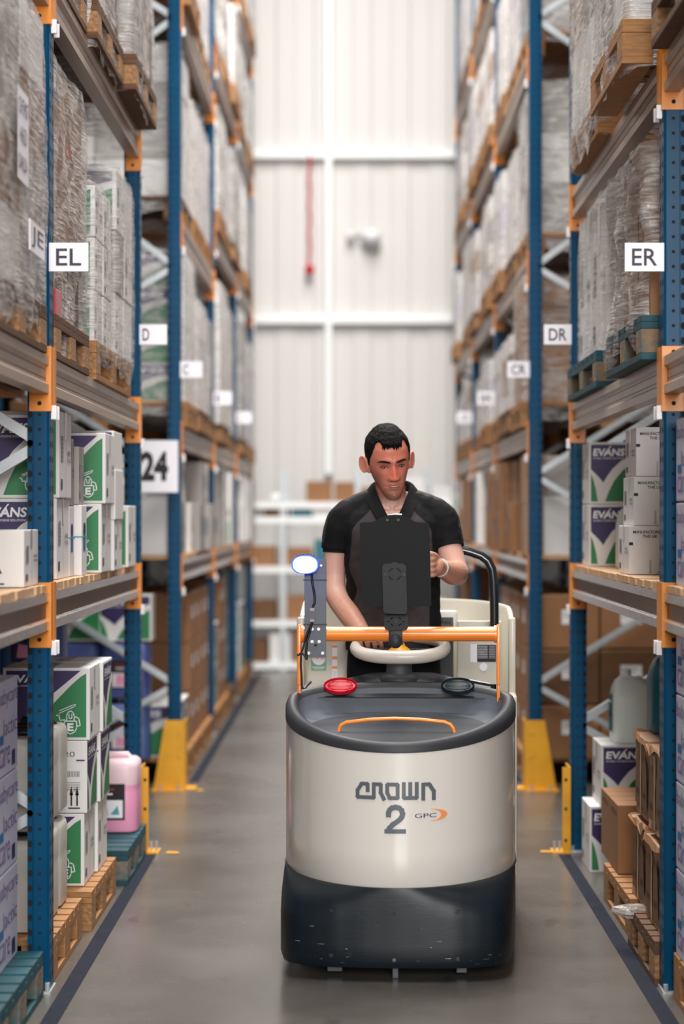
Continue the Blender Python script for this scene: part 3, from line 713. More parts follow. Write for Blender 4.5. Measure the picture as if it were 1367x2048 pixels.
col(-1, [.94, .935, .94], .24, 8.42, .28, [(.2, 'white_card', None, 'side', 'plain white carton'), (.2, 'white_card', None, None, 'plain white carton'), (.15, 'white_card', 'evans_plain', None, 'white carton with green panel')], 'in sixth column on shelf after EL post')
col(-1, [.945], .3, 9.0, .3, [(.26, 'white_card', 'evans_wide', 'side', EV)], 'near D post on the waist-high shelf')
col(-1, [1.02, 1.02], .24, 8.7, .2, [(.24, 'grey_card', None, 'side', 'grey carton'), (.22, 'grey_card', None, None, 'grey carton')], 'seventh column on shelf after EL post')
# floor
pallet(L(.965, 1.0), 7.12, 0, 'raw wood pallet under white jerrycans behind EL post', 1.0, .74)
pallet(L(.945, 1.0), 8.0, 0, 'brown wood pallet under stacked green print cartons, left floor', 1.0, .78, 'chip')
pallet(L(.915, 1.0), 8.93, 0, 'worn teal pallet carrying the pink jerrycan, left floor', 1.0, .76, 'teal')
for r, (f, nm) in enumerate(((1.01, 'outer'), (1.29, 'inner'))):
    for j, y in enumerate((6.93, 7.15, 7.37)):
        for k in range(2 if r == 0 else 3):
            jerry(L(f, .26), y, .146+k*.33, .26, .2, .3, 'jug_ivory', 'ivory jerrycan with black cap, %s row, %s one, %s tier, behind EL post' % (nm, ORD[j], ('bottom', 'middle', 'top')[k]))
S3 = [('evans_wide', 'side'), ('barcode', 'evans_plain'), ('evans_wide', 'side')]
for j, y in enumerate((7.86, 8.17)):
    for k in range(3):
        fr, sd = S3[k]
        if j and k != 0: sd = 'evans_plain'
        carton(L((.985, .975, .965)[k]-(.012 if j else 0), .32), y, .146+k*.268, .32, .295, .266, 'white_card', 'white green and purple carton, %s of the %s stack on floor pallet, left' % (('bottom', 'middle', 'top')[k], ('near', 'far')[j]), fr, sd)
for k in range(3):
    carton(-1.62, 7.95, .146+k*.268, .38, .4, .266, 'white_card', 'white green and purple carton at back of left floor pallet, %s tier' % ('bottom', 'middle', 'top')[k], 'evans', 'side')
jerry(L(.925, .26), 9.13, .146, .26, .24, .31, 'jug_pink', 'pink jerrycan with picture label on worn teal pallet', 'jug_pink_top', topm='jug_pink_top', lab='pink')
k = 0
for x in (-1.38, -1.7):
    for q in range(3):
        jerry(x, 9.1, .146+q*.34, .27, .24, .31, 'jug_blue', 'blue jerrycan deep under the left shelf, %s stack, %s tier' % (('right', 'left')[x < -1.5], ('bottom', 'middle', 'top')[q]), 'cap_black', lab='blue')
# level two
pallet(L(.95, 1.0), 7.15, Z2, 'wooden pallet under tall brown wrapped carton behind EL sign', 1.0, .85, 'dark')
t = thing('wrapped_load', 'tall brown carton wrapped in streaky film with red print behind EL sign', 'wrapped goods', (L(.975, .9), 7.2, Z2+.144))
mb = MB(); mb.box(-.44, .44, -.43, .44, .22, .84, 'tan_card', .01); mb.box(-.44, .43, -.42, .43, 0, .22, 'brown_card_dark', .01)
A = ((.44, -.43, .22), Y_, .87, .62, X_)
mb.text('O  COMPLETED - DO NOT BREAK', .02, .58, .95, .64, *A, 'wrap_red_text', .012, .004); mb.pol([(.05, .80), (.16, .80), (.16, .98), (.05, .98)], *A, 'print_blue', .012); mb.pol([(.06, .84), (.12, .84), (.14, .93), (.07, .95)], *A, 'sign_white', .013)
mb.pol([(0, 0), (.08, 0), (.08, .6), (0, .6)], *A, 'brown_card', .012)
mb.build('carton', t); film_obj(.9, .89, .86, 5, t, 'film_thick', .12, .02)
carton(L(.955, .2), 6.83, Z2+.1, .2, .14, .13, 'red_wrap', 'small glossy red carton at the foot of the brown wrapped carton')
pallet(L(.945, 1.0), 8.35, Z2, 'wooden pallet under wrapped green print cartons near the D sign', 1.0, 1.2, 'chip')
wrapped(L(.95, .84), 8.02, Z2+.144, .84, .5, .58, ['white_card', 'white_card'], 'film wrapped stack of green print cartons between EL and D signs', 8, 'film', ['evans_wide', 'evans_wide'], ['side'], nx=2, ny=2, nl=3)
wrapped(L(.94, .84), 8.66, Z2+.144, .84, .6, .74, ['white_card', 'grey_card', 'white_card'], 'taller film wrapped carton stack next to the D post', 11, 'film', ['evans', 'evans'], ['side', None], nx=2, ny=2, nl=3)
# level three
for j, (y, f, d) in enumerate(((7.1, .95, .82), (8.0, .92, .85), (8.93, .875, .9))):
    pallet(L(f, 1.0), y, Z3L, 'wooden pallet high on third left beam after EL post, %s one' % ORD[j], 1.0, d, 'dark')
    wrapped(L(f+.02, .95), y, Z3L+.144, .95, d-.02, 1.1, ['grey_card', 'white_card', 'brown_card_dark'] if j else ['brown_card', 'grey_card'], 'hazy shrink wrapped load high on third left beam, %s one after EL post' % ORD[j], 20+j, 'film_thick', nl=3, skirt=.16)
pallet(L(.95, 1.0), 6.1, Z3L, 'wooden pallet high on third beam of nearest left bay', 1.0, .9, 'dark')
# ================================================================== goods, right rack
pallet(Rr(1.0, 1.0), 6.1, 0, 'raw wood pallet at bottom right corner before ER post', 1.0, .9)
for k in range(4):
    carton(Rr(1.005, .4), 6.35, .146+k*.27, .4, .36, .265, 'lilac_card', 'white carton with purple print at lower right photo edge, %s of four' % ('bottom', 'second', 'third', 'top')[k], 'care', 'care')
for k in range(2):
    carton(Rr(1.005, .4), 6.35, DECK+k*.26, .4, .36, .255, 'lilac_card', 'white carton at right photo edge on waist-high shelf, %s one' % ('lower', 'upper')[k], 'side', 'care')
pallet(Rr(.93, 1.0), 6.0, Z3R, 'dark wooden pallet at top right corner of photo', 1.0, 1.1, 'dark')
wrapped(Rr(.97, .95), 6.0, Z3R+.144, .95, 1.0, 1.0, ['tan_card', 'brown_card'], 'brown wrapped load at top right corner of photo', 31, 'film', nl=3)
# level one
for k, f in enumerate((1.016, 1.034, 1.042)):
    carton(Rr(f, .25), 7.88, DECK+k*.181, .25, .3, .18, 'white_card', 'small white carton printed MANUFACTURED IN THE UK, %s of the stack' % ('bottom', 'middle', 'top')[k], 'uk', 'side')
for k in range(2):
    carton(Rr(1.015, .2), 9.16, DECK+k*.268, .2, .26, .266, 'white_card', 'purple and green swoosh carton beside DR post on shelf, %s one' % ('lower', 'upper')[k], 'evans_plain', 'side')
jerry(1.19, 8.72, DECK, .19, .13, .27, 'jug_white', 'white jug standing on shelf before the swoosh cartons near DR post', 'clip_white', 'slant', name='jug')
for j, y in enumerate((7.35, 7.1)):
    carton(Rr(1.14, .4), y+.0, DECK, .4, .22, .2, 'white_card', 'plain white carton just behind ER post on shelf, %s one' % ('far', 'near')[j], None, 'side')
# floor
pallet(Rr(.985, 1.0), 7.86, 0, 'brown wood pallet under the brown cartons, right floor', 1.0, .78, 'chip')
pallet(Rr(.965, 1.0), 7.05, 0, 'scuffed wood pallet under crushed leaf print cartons behind ER post', 1.0, .66, 'dark')
for j, y in enumerate((8.08, 8.35)):
    carton(Rr(1.005, .4), y+.02, .146, .4, .262, .262, 'brown_card', 'plain brown carton on right floor pallet, %s one' % ('near', 'far')[j], 'manu', 'manu')
def crushed(cx, cy, z, w, d, h, seed, label):
    mb = MB(); Q = rrect(w, d, .02); rings = []
    for i in range(8):
        t = i/7; rings.append([(x*(1-.02*math.sin(t*PI))+.008*noise.noise(Vector((x*9, y*9, t*4+seed))), y+.008*noise.noise(Vector((y*9, x*9, t*4+seed+5))), h*t*(1+.05*noise.noise(Vector((x*6, y*6, seed))))) for x, y in Q])
    mb.loft(rings, 'tan_card', cap0=True, cap1=True)
    top = rings[-1]; out = [(x*1.03-.0, y*1.02, z_+.006+.03*max(0, noise.noise(Vector((x*16, y*16, seed+2))))) for x, y, z_ in top]
    o2 = [(x*1.06, y*1.04, z_-.012+.035*noise.noise(Vector((x*20, y*20, seed+4)))) for x, y, z_ in top]
    mb.loft([top, out, o2], 'brown_card')
    face(mb, 'leaf', (-w/2-.004, d/2, .01), -Y_, d, h*.9, -X_); face(mb, 'leaf', (-w/2, -d/2-.004, .01), X_, w, h*.9, -Y_)
    o = mb.build('carton', None, (cx, cy, z)); tag(o, label, 'carton')
for j, y in enumerate((7.0, 7.42)):
    for k in range(2):
        crushed(Rr(1.0+(.012 if j else 0)+.01*k, .42), y, .146+k*.3, .42, .4, .275, j*2+k, 'crumpled brown tray carton with black leaf print, %s %s, behind ER post' % (('near', 'far')[j], ('lower', 'upper')[k]))
carton(Rr(1.0, .21), 9.02, .0, .21, .3, .28, 'white_card', 'purple and green swoosh carton standing on floor beside DR post', 'evans_plain', 'side')
carton(Rr(1.045, .23), 9.0, .282, .23, .32, .26, 'white_card', 'swoosh carton stacked under the white jug, right floor', 'evans_plain', 'side')
jerry(1.20, 9.0, .543, .19, .16, .29, 'jug_white', 'large white jug on top of swoosh carton, right side near floor', 'clip_white', 'slant', lab='teal', name='jug')
jerry(1.17, 7.62, .725, .19, .2, .29, 'jug_teal', 'teal jug with pale cap standing on the crumpled cartons', 'clip_white', 'slant', name='jug')
mb = MB(); mb.lathe((0, 0, 0), [(.03, 0), (.033, .02), (.033, .12), (.03, .14)], 'red_plastic', 14); tag(mb.build('canister', None, (1.0, 6.80, 0)), 'red plastic piece on floor tucked behind ER post', 'canister')
mb = MB(); Q = [(.075*math.cos(a)*(1+.2*math.sin(3*a)), .06*math.sin(a)) for a in [k*PI/10 for k in range(20)]]
mb.loft([[(x*s, y*s, z+.006*noise.noise(Vector((x*40, y*40, z)))) for x, y in Q] for s, z in ((.7, 0), (1, .015), (.95, .03), (.6, .036))], 'film_thick', cap0=True, cap1=True)
tag(mb.build('film_scrap', None, (.978, 7.27, .12)), 'crumpled scrap of clear film hanging from right floor pallet', 'plastic film')
for j, y in enumerate((7.2, 7.9, 8.6)):
    for k in range(3):
        carton(1.72, y, .146+k*.36, .42, .5, .35, 'brown_card_dark', 'large brown carton with white label deep under right shelf, %s column, %s tier' % (ORD[j], ('bottom', 'middle', 'top')[k]), 'label', 'label')
for k in range(3):
    carton(1.75, 9.2, .146+k*.36, .6, .34, .35, 'brown_card_dark', 'brown carton with white label at back by the DR post, %s tier' % ('bottom', 'middle', 'top')[k], 'label', 'label')
# level two right
pallet(Rr(.93, 1.0), 7.25, Z2, 'teal pallet under wrapped brown goods beside ER sign', 1.0, .95, 'teal')
pallet(Rr(.95, 1.0), 8.75, Z2, 'teal pallet under tall white wrapped carton near DR post', 1.0, 1.1, 'teal')
t = thing('wrapped_load', 'wrapped brown and lilac cartons bulging beside the ER sign', 'wrapped goods', (Rr(.96, .92), 7.3, Z2+.144))
inst('carton', carton_mesh(.42, .4, .6, 'tan_card', None, None), t, (-.24, .02, 0)); inst('carton', carton_mesh(.45, .4, .6, 'lilac_card', 'care', 'care'), t, (.2, .1, 0)); inst('carton', carton_mesh(.38, .3, .4, 'brown_card', None, 'manu'), t, (-.26, -.3, 0))
inst('carton', carton_mesh(.4, .28, .42, 'lilac_card', 'care', 'care'), t, (.22, -.28, 0)); inst('carton', carton_mesh(.12, .1, .55, 'tan_card'), t, (-.36, .32, 0))
film_obj(.94, .9, .58, 41, t, 'film_thick', .1, .05)
t = thing('wrapped_load', 'tall white carton column wrapped in film beside DR sign', 'wrapped goods', (Rr(.985, .86), 8.72, Z2+.144))
inst('carton', carton_mesh(.84, .52, .6, 'white_card', None, 'side'), t, (0, -.24, 0)); inst('carton', carton_mesh(.84, .46, .62, 'white_card', None, 'side'), t, (0, .27, 0))
film_obj(.86, 1.04, .62, 47, t, 'film', .13, .03)
# level three right
for j, (y, f, d) in enumerate(((7.2, .965, .9), (8.45, .93, .95))):
    pallet(Rr(f-.1 if j == 0 else f, 1.0), y, Z3R, 'wooden pallet on third right beam after ER post, %s one' % ORD[j], 1.0, d, 'wood')
    wrapped(Rr(f-.08 if j == 0 else f, .95), y, Z3R+.144, .95, d-.03, 1.1, ['white_card', 'grey_card', 'tan_card'], 'film wrapped load on third right beam after ER post, %s one' % ORD[j], 50+j, 'film_thick', nl=3, skirt=.15)
# ================================================================== beyond the cross aisle
PAL = {-1: [['white_card', 'white_card', 'grey_card'], ['white_card', 'lilac_card'], ['grey_card', 'white_card'], ['white_card']],
       1: [['white_card', 'white_card', 'tan_card'], ['grey_card', 'white_card'], ['white_card'], ['white_card', 'lilac_card']]}
seed = 100
ORD2 = ORD+['seventh', 'eighth', 'ninth', 'tenth', 'eleventh', 'twelfth', 'thirteenth']
CN = {'white_card': 'white', 'grey_card': 'grey', 'brown_card': 'brown', 'tan_card': 'tan', 'brown_card_dark': 'dark brown', 'lilac_card': 'lilac', 'jug_teal': 'teal'}
RR = random.Random(5)
for sg in (-1, 1):
    for b in (3, 4, 5):
        y0, y1 = BAYS[b]; zs = LEV[sg][b]; bw = BAYW[sg][b]
        for li, z in enumerate(zs[1:]):
            zz = z+.12; gap = (zs[li+2]-z) if li+2 < len(zs) else 1.5
            for j in range(3):
                seed += 1; yc = y0+.48+j*.87; f = XF[sg]-RR.uniform(-.01, .05)
                pallet(sg*(f+.5), yc, zz, 'pallet on %s beam level, %s position, %s' % (LW[li+1], ORD[j], bw), 1.0, .8, RR.choice(['wood', 'dark', 'chip', 'chip']), None)
                h = min(gap-.5, RR.uniform(.72, .98) if gap < 1.3 else RR.uniform(.85, 1.08))
                cols = RR.choice(PAL[sg]); fr = sd = None
                m = 'film'
                if sg < 0 and b == 3 and j == 0:
                    if li == 0: cols, fr, h = ['white_card'], ['evans_plain'], .86
                    if li == 1: cols, h = ['white_card', 'white_card', 'grey_card'], .86
                if sg > 0 and b == 3 and j == 0:
                    if li == 0: cols, h = ['brown_card'], .7
                    if li == 1: cols, h, m = ['grey_card', 'white_card'], .86, 'film_thick'
                    if li == 2: cols = ['grey_card', 'jug_teal']
                wrapped(sg*(f+.02+.475), yc, zz+.144, .95, .76, h, cols, 'film wrapped carton load, %s beam level, %s position, %s' % (LW[li+1], ORD[j], bw), seed, m, fr, sd, nl=RR.choice([3, 4]))
        # waist-high shelf: loose cartons
        y = y0+.06; j = 0
        while y < y1-.3:
            d = RR.choice([.22, .28, .32]); n = RR.choice([1, 2, 2, 3]); f = XF[sg]+RR.uniform(-.04, .05); z = DECK; w_ = .38
            m = RR.choice(['white_card', 'white_card', 'grey_card'] if sg < 0 else ['white_card', 'brown_card', 'tan_card', 'brown_card'])
            for k in range(n):
                h = min(.56/n, .3)
                carton(sg*(f+w_/2), y+d/2, z, w_, d-.01, h-.002, m, '%s carton, %s column, %s tier, waist-high shelf, %s' % (CN[m], ORD2[j], ('lower', 'middle', 'upper')[k], bw), 'evans_plain' if (m == 'white_card' and RR.random() < .35 and not (b == 3 and j < 2)) else None, RR.choice(['side', 'side', 'blue', None]), group='loose cartons on waist-high shelf, %s' % bw); z += h
            y += d+.015; j += 1
        for q in range(3):
            seed += 1; yc = y0+.48+q*.87
            pallet(sg*(XF[sg]+.5), yc, 0, 'floor pallet at %s position, %s' % (ORD[q], bw), 1.0, .8, RR.choice(['wood', 'chip', 'dark']))
            m = (['jug', 'brown_card', 'white_card', 'brown_card', 'jug', 'white_card'] if sg < 0 else ['brown_card', 'brown_card', 'tan_card', 'brown_card_dark', 'white_card', 'brown_card'])[(q+b*2) % 6]
            if sg < 0 and b == 3: m = ['white_card', 'brown_card', 'brown_card'][q]
            nl = RR.choice([2, 3])
            if sg < 0 and b == 3: nl = (1, 3, 3)[q]
            for jj in (-.19, .19):
                for k in range(nl):
                    if m == 'jug': jerry(sg*(XF[sg]+.2), yc+jj, .146+k*.31, .27, .26, .28, ('jug_teal', 'jug_white')[b % 2], 'jerrycan, %s side, %s tier, %s floor stack, %s' % (('near', 'far')[jj > 0], ('bottom', 'middle', 'top')[k], ORD[q], bw), 'clip_white', group='jerrycans at floor level, %s' % bw)
                    else: carton(sg*(XF[sg]+.03+.2), yc+jj, .146+k*.3, .4, .37, .295, m, '%s carton, %s side, %s tier, %s floor stack, %s' % (CN[m], ('near', 'far')[jj > 0], ('bottom', 'middle', 'top')[k], ORD[q], bw), 'evans_plain' if m == 'white_card' else None, 'evans_plain' if m == 'white_card' else 'label', group='cartons in %s floor stack, %s' % (ORD[q], bw))
# things seen end-on through the cross aisle
carton(-1.12-.1, 11.83, DECK, .44, .12, .4, 'white_card', 'large plain white carton behind the lower edge of the 24 sign', None, None)
for q, (zq) in enumerate((.146, .49, .83)):
    for jx, x in enumerate((-1.19-.03, -1.5)):
        if q < 2: jerry(x-.05, 11.82, zq, .27, .2, .31, 'jug_blue' if q == 0 else 'jug_purple', 'blue jerrycan facing the cross aisle under 24 sign, %s, %s' % (('lower', 'upper')[q], ('right', 'left')[jx]), 'cap_black', lab='pink')
        else: carton(x-.05, 11.82, zq-.02, .3, .2, .26, 'white_card', 'swoosh carton atop blue jerrycans below 24 sign, %s one' % ('right', 'left')[jx], 'evans_plain', None)
carton(1.32, 11.84, DECK, .5, .12, .33, 'white_card', 'white carton with teal oval logo facing cross aisle, right side', 'teal_logo', None)
carton(1.24, 11.84, DECK+.332, .32, .12, .22, 'grey_card', 'pale carton above the teal oval logo carton, right side', None, None)
for k in range(3):
    for jx, x in enumerate((1.2, 1.53)):
        carton(x+.02, 11.84, .146+k*.31, .32, .12, .3, 'brown_card_dark' if k == 1 else 'brown_card', 'brown carton with label facing cross aisle, right, %s tier, %s column' % (('bottom', 'middle', 'top')[k], ('left', 'right')[jx]), 'label', None)

# ================================================================== far shelving across the aisle end
SY = 20.55
xs = [-1.15, wx(566, SY), .05, .72, 1.35]
zl = [.05, wz(1247, SY), wz(1139, SY), wz(1040, SY)]
t = thing('shelving_unit', 'galvanised open shelving unit across the far end of the aisle', 'shelving', (0, SY, 0))
for x in xs:
    mb = MB(); mb.box(x-.03, x+.03, -.02, .02, 0, 1.95, 'galv'); mb.build('post', t)
    mb = MB(); mb.box(x-.03, x+.03, .5, .54, 0, 1.95, 'galv'); mb.build('post', t)
for z in zl+[1.62]:
    mb = MB(); mb.box(xs[0], xs[-1], -.025, .54, z-.03, z+.03, 'rail_white'); mb.build('shelf', t)
RR = random.Random(9); n = 0
for li, z in enumerate(zl+[1.62]):
    x = xs[0]+.05; nq = 0
    while x < 1.2:
        w_ = RR.uniform(.18, .36); h = RR.uniform(.16, .34) if li < 3 else (.1 if li == 3 else RR.uniform(.14, .34)); 
        m = RR.choice(['brown_card', 'brown_card_dark', 'white_card', 'lilac_card', 'jug_teal', 'grey_card'] if x < .4 else ['white_card', 'white_card', 'grey_card', 'lilac_card'])
        if li == 4 and -.7 < x < .3: m = 'brown_card'
        carton(x+w_/2, SY+.2, z+.031, w_-.01, .36, h, m, '%s box, %s from left, %s shelf of the far end shelving' % (CN[m], ORD2[nq], ('lowest', 'second', 'third', 'fourth', 'top')[li]), None, None, group='boxes on %s shelf of far end shelving' % ('lowest', 'second', 'third', 'fourth', 'top')[li])
        x += w_+.02; nq += 1
mb = MB(); Y = SY-.1; mb.sphere((0, 0, 0), .09, .09, .045, 'rail_white'); tag(mb.build('tub', None, (wx(555, SY+.05), SY+.1, 1.651+.045), 60), 'shiny white rounded tub on top of far end shelving', 'tub')
for o in list(COL.objects):
    if o.get('category') == 'carton' and str(o.get('label', '')).find('top shelf of the far end') >= 0 and True and abs(o.location.x-wx(555, SY)) < .28: bpy.data.objects.remove(o)
# wall fittings
x = wx(618, WY-.2); mb = MB(); pts = [(x+.01*math.sin(k*1.3), WY-.135, wz(316+k*11.4, WY)) for k in range(20)]; mb.tube(pts, .014, 'red_plastic', 8)
o = mb.build('pull_cord'); tag(o, 'red pull cord hanging on the far white wall', 'pull cord')
mb = MB(); mb.lathe((x, WY-.135, wz(552, WY)), [(.02, .1), (.05, .08), (.05, .03), (.03, 0)], 'red_plastic', 14); mb.build('handle', o)
t = thing('wall_lamp', 'white dome lamp on a short arm on the far wall', 'lamp', (wx(742, WY), WY-.1, wz(478, WY)))
mb = MB(); mb.sphere((0, -.06, 0), .11, .1, .085, 'clip_white'); mb.build('dome', t, smooth=60)
mb = MB(); mb.tube([(-.22, 0, .02), (-.05, -.02, .01)], .02, 'grey_card'); mb.sphere((-.22, -.01, .02), .05, .05, .05, 'clip_white', 12, 8); mb.build('arm', t)
# ================================================================== order picker truck
TX, TY, TA = .135, 6.77, math.radians(3.2)
tr = thing('order_picker', 'cream and navy ride-on order picker numbered 2 with orange cross bar', 'warehouse truck', (TX, TY, 0), -TA)
def T(px, py, y):
    """point of the truck's own frame seen at a photo position, y metres behind its nose"""
    x = 0
    for _ in range(4):
        Y = TY+y*math.cos(TA)-x*math.sin(TA); Xw = (px-VX)*Y/FPX-TX; x = Xw*math.cos(TA)-(Y-TY)*math.sin(TA)
    return (x, y, CZ-(py-VY)*Y/FPX)
def HE(x): return .6*(1-math.sqrt(max(0, 1-(x/.4)**2)))
def plan(n=28, back=.95):
    P = [(.4, back), (.4, .8), (.4, .7)]
    for i in range(-n, n+1): a = -PI/2*i/n; P.append((.4*math.sin(a), .6*(1-math.cos(a))))
    P += [(-.4, .7), (-.4, .8), (-.4, back)]
    return P
# cowl
mb = MB(); P = plan()
def zt(y): return .744+.075*min(1, y/.6)
rings = []
for t in (0, .02, .25, .5, .75, 1):
    ins = .006 if t == 0 else .0
    rings.append([(x*(1-ins), y+ins, .3+(zt(y)-.3)*t) for x, y in P])
mb.loft(rings, 'cream', closed=False)
# lettering wrapped on the cowl
def cow(u, v, e=.003): return (u, HE(u)-e, v)
def cstroke(pts, wd):
    for (a, b), (c, d) in zip(pts, pts[1:]):
        l = math.hypot(c-a, d-b) or 1e-6; nx, ny = -(d-b)/l*wd/2, (c-a)/l*wd/2; ex, ey = (c-a)/l*wd*.38, (d-b)/l*wd*.38
        n = max(1, int(l/.02)); A0 = (a-ex, b-ey); C0 = (c+ex, d+ey)
        for k in range(n):
            p = (A0[0]+(C0[0]-A0[0])*k/n, A0[1]+(C0[1]-A0[1])*k/n); q = (A0[0]+(C0[0]-A0[0])*(k+1)/n, A0[1]+(C0[1]-A0[1])*(k+1)/n)
            V = [cow(p[0]+nx, p[1]+ny), cow(q[0]+nx, q[1]+ny), cow(q[0]-nx, q[1]-ny), cow(p[0]-nx, p[1]-ny)]
            mb.add(V, [(3, 2, 1, 0)], 'logo_grey')
# letters drawn in a 410..850 x 780..872 box of the close-up, mapped to metres
def G(pts): return [(T(700+a/6.835, 1555+b/6.835, 0)[0], T(700, 1555+b/6.835, 0)[2]) for a, b in pts]
for pts in ([(235, 185), (235, 100), (226, 92), (160, 92), (150, 96), (94, 186), (94, 266), (102, 276), (312, 276), (320, 266), (320, 92), (408, 92), (417, 100), (417, 205), (460, 292)],
            [(505, 102), (516, 92), (638, 92), (648, 102), (648, 268), (638, 276), (545, 276), (536, 270), (505, 200), (505, 102)],
            [(732, 78), (732, 266), (742, 276), (898, 276), (908, 266), (908, 78)], [(820, 78), (820, 276)],
            [(997, 295), (997, 96), (1072, 96), (1084, 104), (1140, 192), (1140, 295)]):
    cstroke(G(pts), .0125)
cstroke(G([(522, 512), (524, 478), (540, 440), (570, 413), (618, 402), (668, 413), (703, 445), (715, 490), (706, 530), (680, 566), (630, 605), (580, 640), (535, 690), (518, 728)]), .0165)
cstroke(G([(490, 731), (738, 731)]), .0145)
def ctext(st, a, b, c, d, m, bold=.0):
    X0, Z1 = T(a, b, 0)[0], T(a, b, 0)[2]; X1, Z0 = T(c, d, 0)[0], T(c, d, 0)[2]
    vs, fs = text2d(st, bold); mb.add([cow(X0+(X1-X0)*u, Z0+(Z1-Z0)*v) for u, v in vs], fs, m)
ctext('GPC', 829, 1628, 872, 1637, 'evans_purple', .0)
N_ = 24; C_ = T(859.5, 1631.8, 0); pa = []; 
for k in range(N_+1):
    a = -PI*.48+PI*.96*k/N_; o_ = (C_[0]+.055*math.cos(a), C_[2]+.020*math.sin(a)); i_ = (C_[0]-.004+.040*math.cos(a), C_[2]+.0188*math.sin(a)); pa.append((o_, i_))
for (o1, i1), (o2, i2) in zip(pa, pa[1:]): mb.add([cow(*i1), cow(*o1), cow(*o2), cow(*i2)], [(0, 1, 2, 3)], 'crescent')
mb.build('cowl', tr, smooth=40)
# bumper
S = [(0, -.012), (.1, -.010), (.2, -.002), (.27, .014), (.32, .034), (.35, .06), (.37, .1), (.38, .15), (.387, .25), (.394, .4), (.402, 1.0)]
SP = [(x, y) for x, y in reversed(S)]+[(-x, y) for x, y in S[1:]]
mb = MB(); 
def sc(P, k, dy): return [(x*k, y+dy) for x, y in P]
XS = [math.sin(PI/2*k/24) for k in range(25)]
def sq(x):
    for (a, b), (c, d) in zip(S, S[1:]):
        if x <= c+1e-9: return b+(d-b)*(x-a)/(c-a) if c > a else b
    return S[-1][1]
def bump_ring(mix, z, k=1, dy=0):
    R = [(.404, 1.0), (.404, .75)]+[(.404*x, (.6*(1-math.sqrt(max(0, 1-x*x)))-.008)*mix+sq(.402*x)*(1-mix)) for x in reversed(XS)]
    R = R+[(-x, y) for x, y in reversed(R)][1:]
    return [(x*k, y+dy, z) for x, y in R]
rings = [bump_ring(0, .042, .955, .03), bump_ring(0, .048, .985, .008), bump_ring(0, .07), bump_ring(0, .12), bump_ring(.0, .2), bump_ring(.1, .25), bump_ring(.35, .28), bump_ring(.7, .297), bump_ring(1, .305), bump_ring(1, .305, .97, .01)]
mb.loft(rings, 'bumper_navy', closed=False)
for px, py in ((662, 1820), (788, 1825), (915, 1824), (662, 1910), (915, 1917)):
    x, _, z = T(px, py, .0); yy = -.0135 if abs(x) < .2 else -.006
    mb.cyl((x, .02, z), (x, yy, z), .0065, 'bolt_black', 14)
x, _, z = T(788, 1918, 0); mb.cyl((x, .0, z), (x, -.018, z), .006, 'plate_grey', 10)
RB = random.Random(4)
for k in range(34):
    xx = RB.choice([-1, 1])*RB.uniform(.05, .345); zz_ = RB.choice([RB.uniform(.055, .1), RB.uniform(.06, .13), RB.uniform(.1, .19)]); l_ = RB.uniform(.003, .022) if k % 3 else .003; hh_ = RB.uniform(.0006, .0016)
    f_ = lambda q: sq(min(.4, abs(q)))-.006+.012*(abs(q) < 0)
    mb.add([(xx, f_(xx)-.001, zz_), (xx+l_, f_(xx+l_)-.001, zz_), (xx+l_, f_(xx+l_)-.001, zz_+hh_), (xx, f_(xx)-.001, zz_+hh_*.5)], [(0, 1, 2, 3)], ('plate_grey', 'print_grey', 'galv')[k % 3] if k % 7 else 'jug_teal')
mb.build('bumper', tr, smooth=35)
for x, wd in ((-.2, .05), (0.0, .02), (.215, .035)):
    mb = MB(); mb.box(x-wd/2, x+wd/2, .06 if wd < .03 else .1, .2, .0 if wd < .03 else .012, .06, 'plate_grey', .003); mb.build('skid', tr)
mb = MB(); 
for x in (-.2, .2): mb.cyl((x-.04, .5, .115), (x+.04, .5, .115), .115, 'black_rubber', 28)
mb.box(-.36, .36, .35, 2.3, .05, .14, 'bumper_navy'); mb.box(-.39, .39, .7, 1.0, .14, .8, 'bumper_navy')
mb.build('chassis', tr, smooth=35)
for x in (-.26, .26):
    mb = MB(); mb.box(x-.09, x+.09, 2.1, 4.3, .05, .1, 'bumper_navy', .01); mb.build('fork', tr)
mb = MB(); mb.box(-.4, .4, 1.0, 2.2, .14, .18, 'bumper_navy', .01); mb.build('platform', tr)
# rim and basin
n = 40; outer = []
for i in range(2*n):
    a = 2*PI*i/(2*n)
    x = .4*math.sin(a)
    y = .6-.6*math.cos(a) if math.cos(a) >= 0 else .6-.15*math.cos(a)
    outer.append((x, y))
def zb(y): return .744+.075*min(1, y/.6)+(.04*(y-.6)/.15 if y > .6 else 0)
def off(P, sx, yc, sy): return [(x*sx, yc+(y-yc)*sy) for x, y in P]
def rise(y): return .028+.03*min(1, y/.6)
L0 = [(x, y, zb(y)-.004) for x, y in off(outer, 1.006, .42, 1.004)]
L1 = [(x, y, zb(y)+rise(y)*.55) for x, y in off(outer, 1.006, .42, 1.004)]
L2 = [(x, y, zb(y)+rise(y)*.9) for x, y in off(outer, .985, .42, .985)]
L3 = [(x, y, zb(y)+rise(y)) for x, y in off(outer, .955, .42, .965)]
L4 = [(x, y, zb(y)+rise(y)*.97) for x, y in off(outer, .915, .42, .94)]
L5 = [(x, y, zb(y)+rise(y)*.7) for x, y in off(outer, .885, .42, .925)]
mb = MB(); mb.loft([L0, L1, L2, L3, L4, L5], 'black_rubber', flip=False); mb.build('rim', tr, smooth=60)
def zf(y): return .742+.068*min(1, y/.72)
mb = MB(); L6 = [(x, y, zf(y)+.02) for x, y in off(outer, .86, .42, .90)]; L7 = [(x, y, zf(y)) for x, y in off(outer, .82, .42, .86)]; L8 = [(x, y, zf(y)) for x, y in off(outer, .5, .42, .5)]; L9 = [(x, y, zf(y)) for x, y in off(outer, .02, .42, .02)]
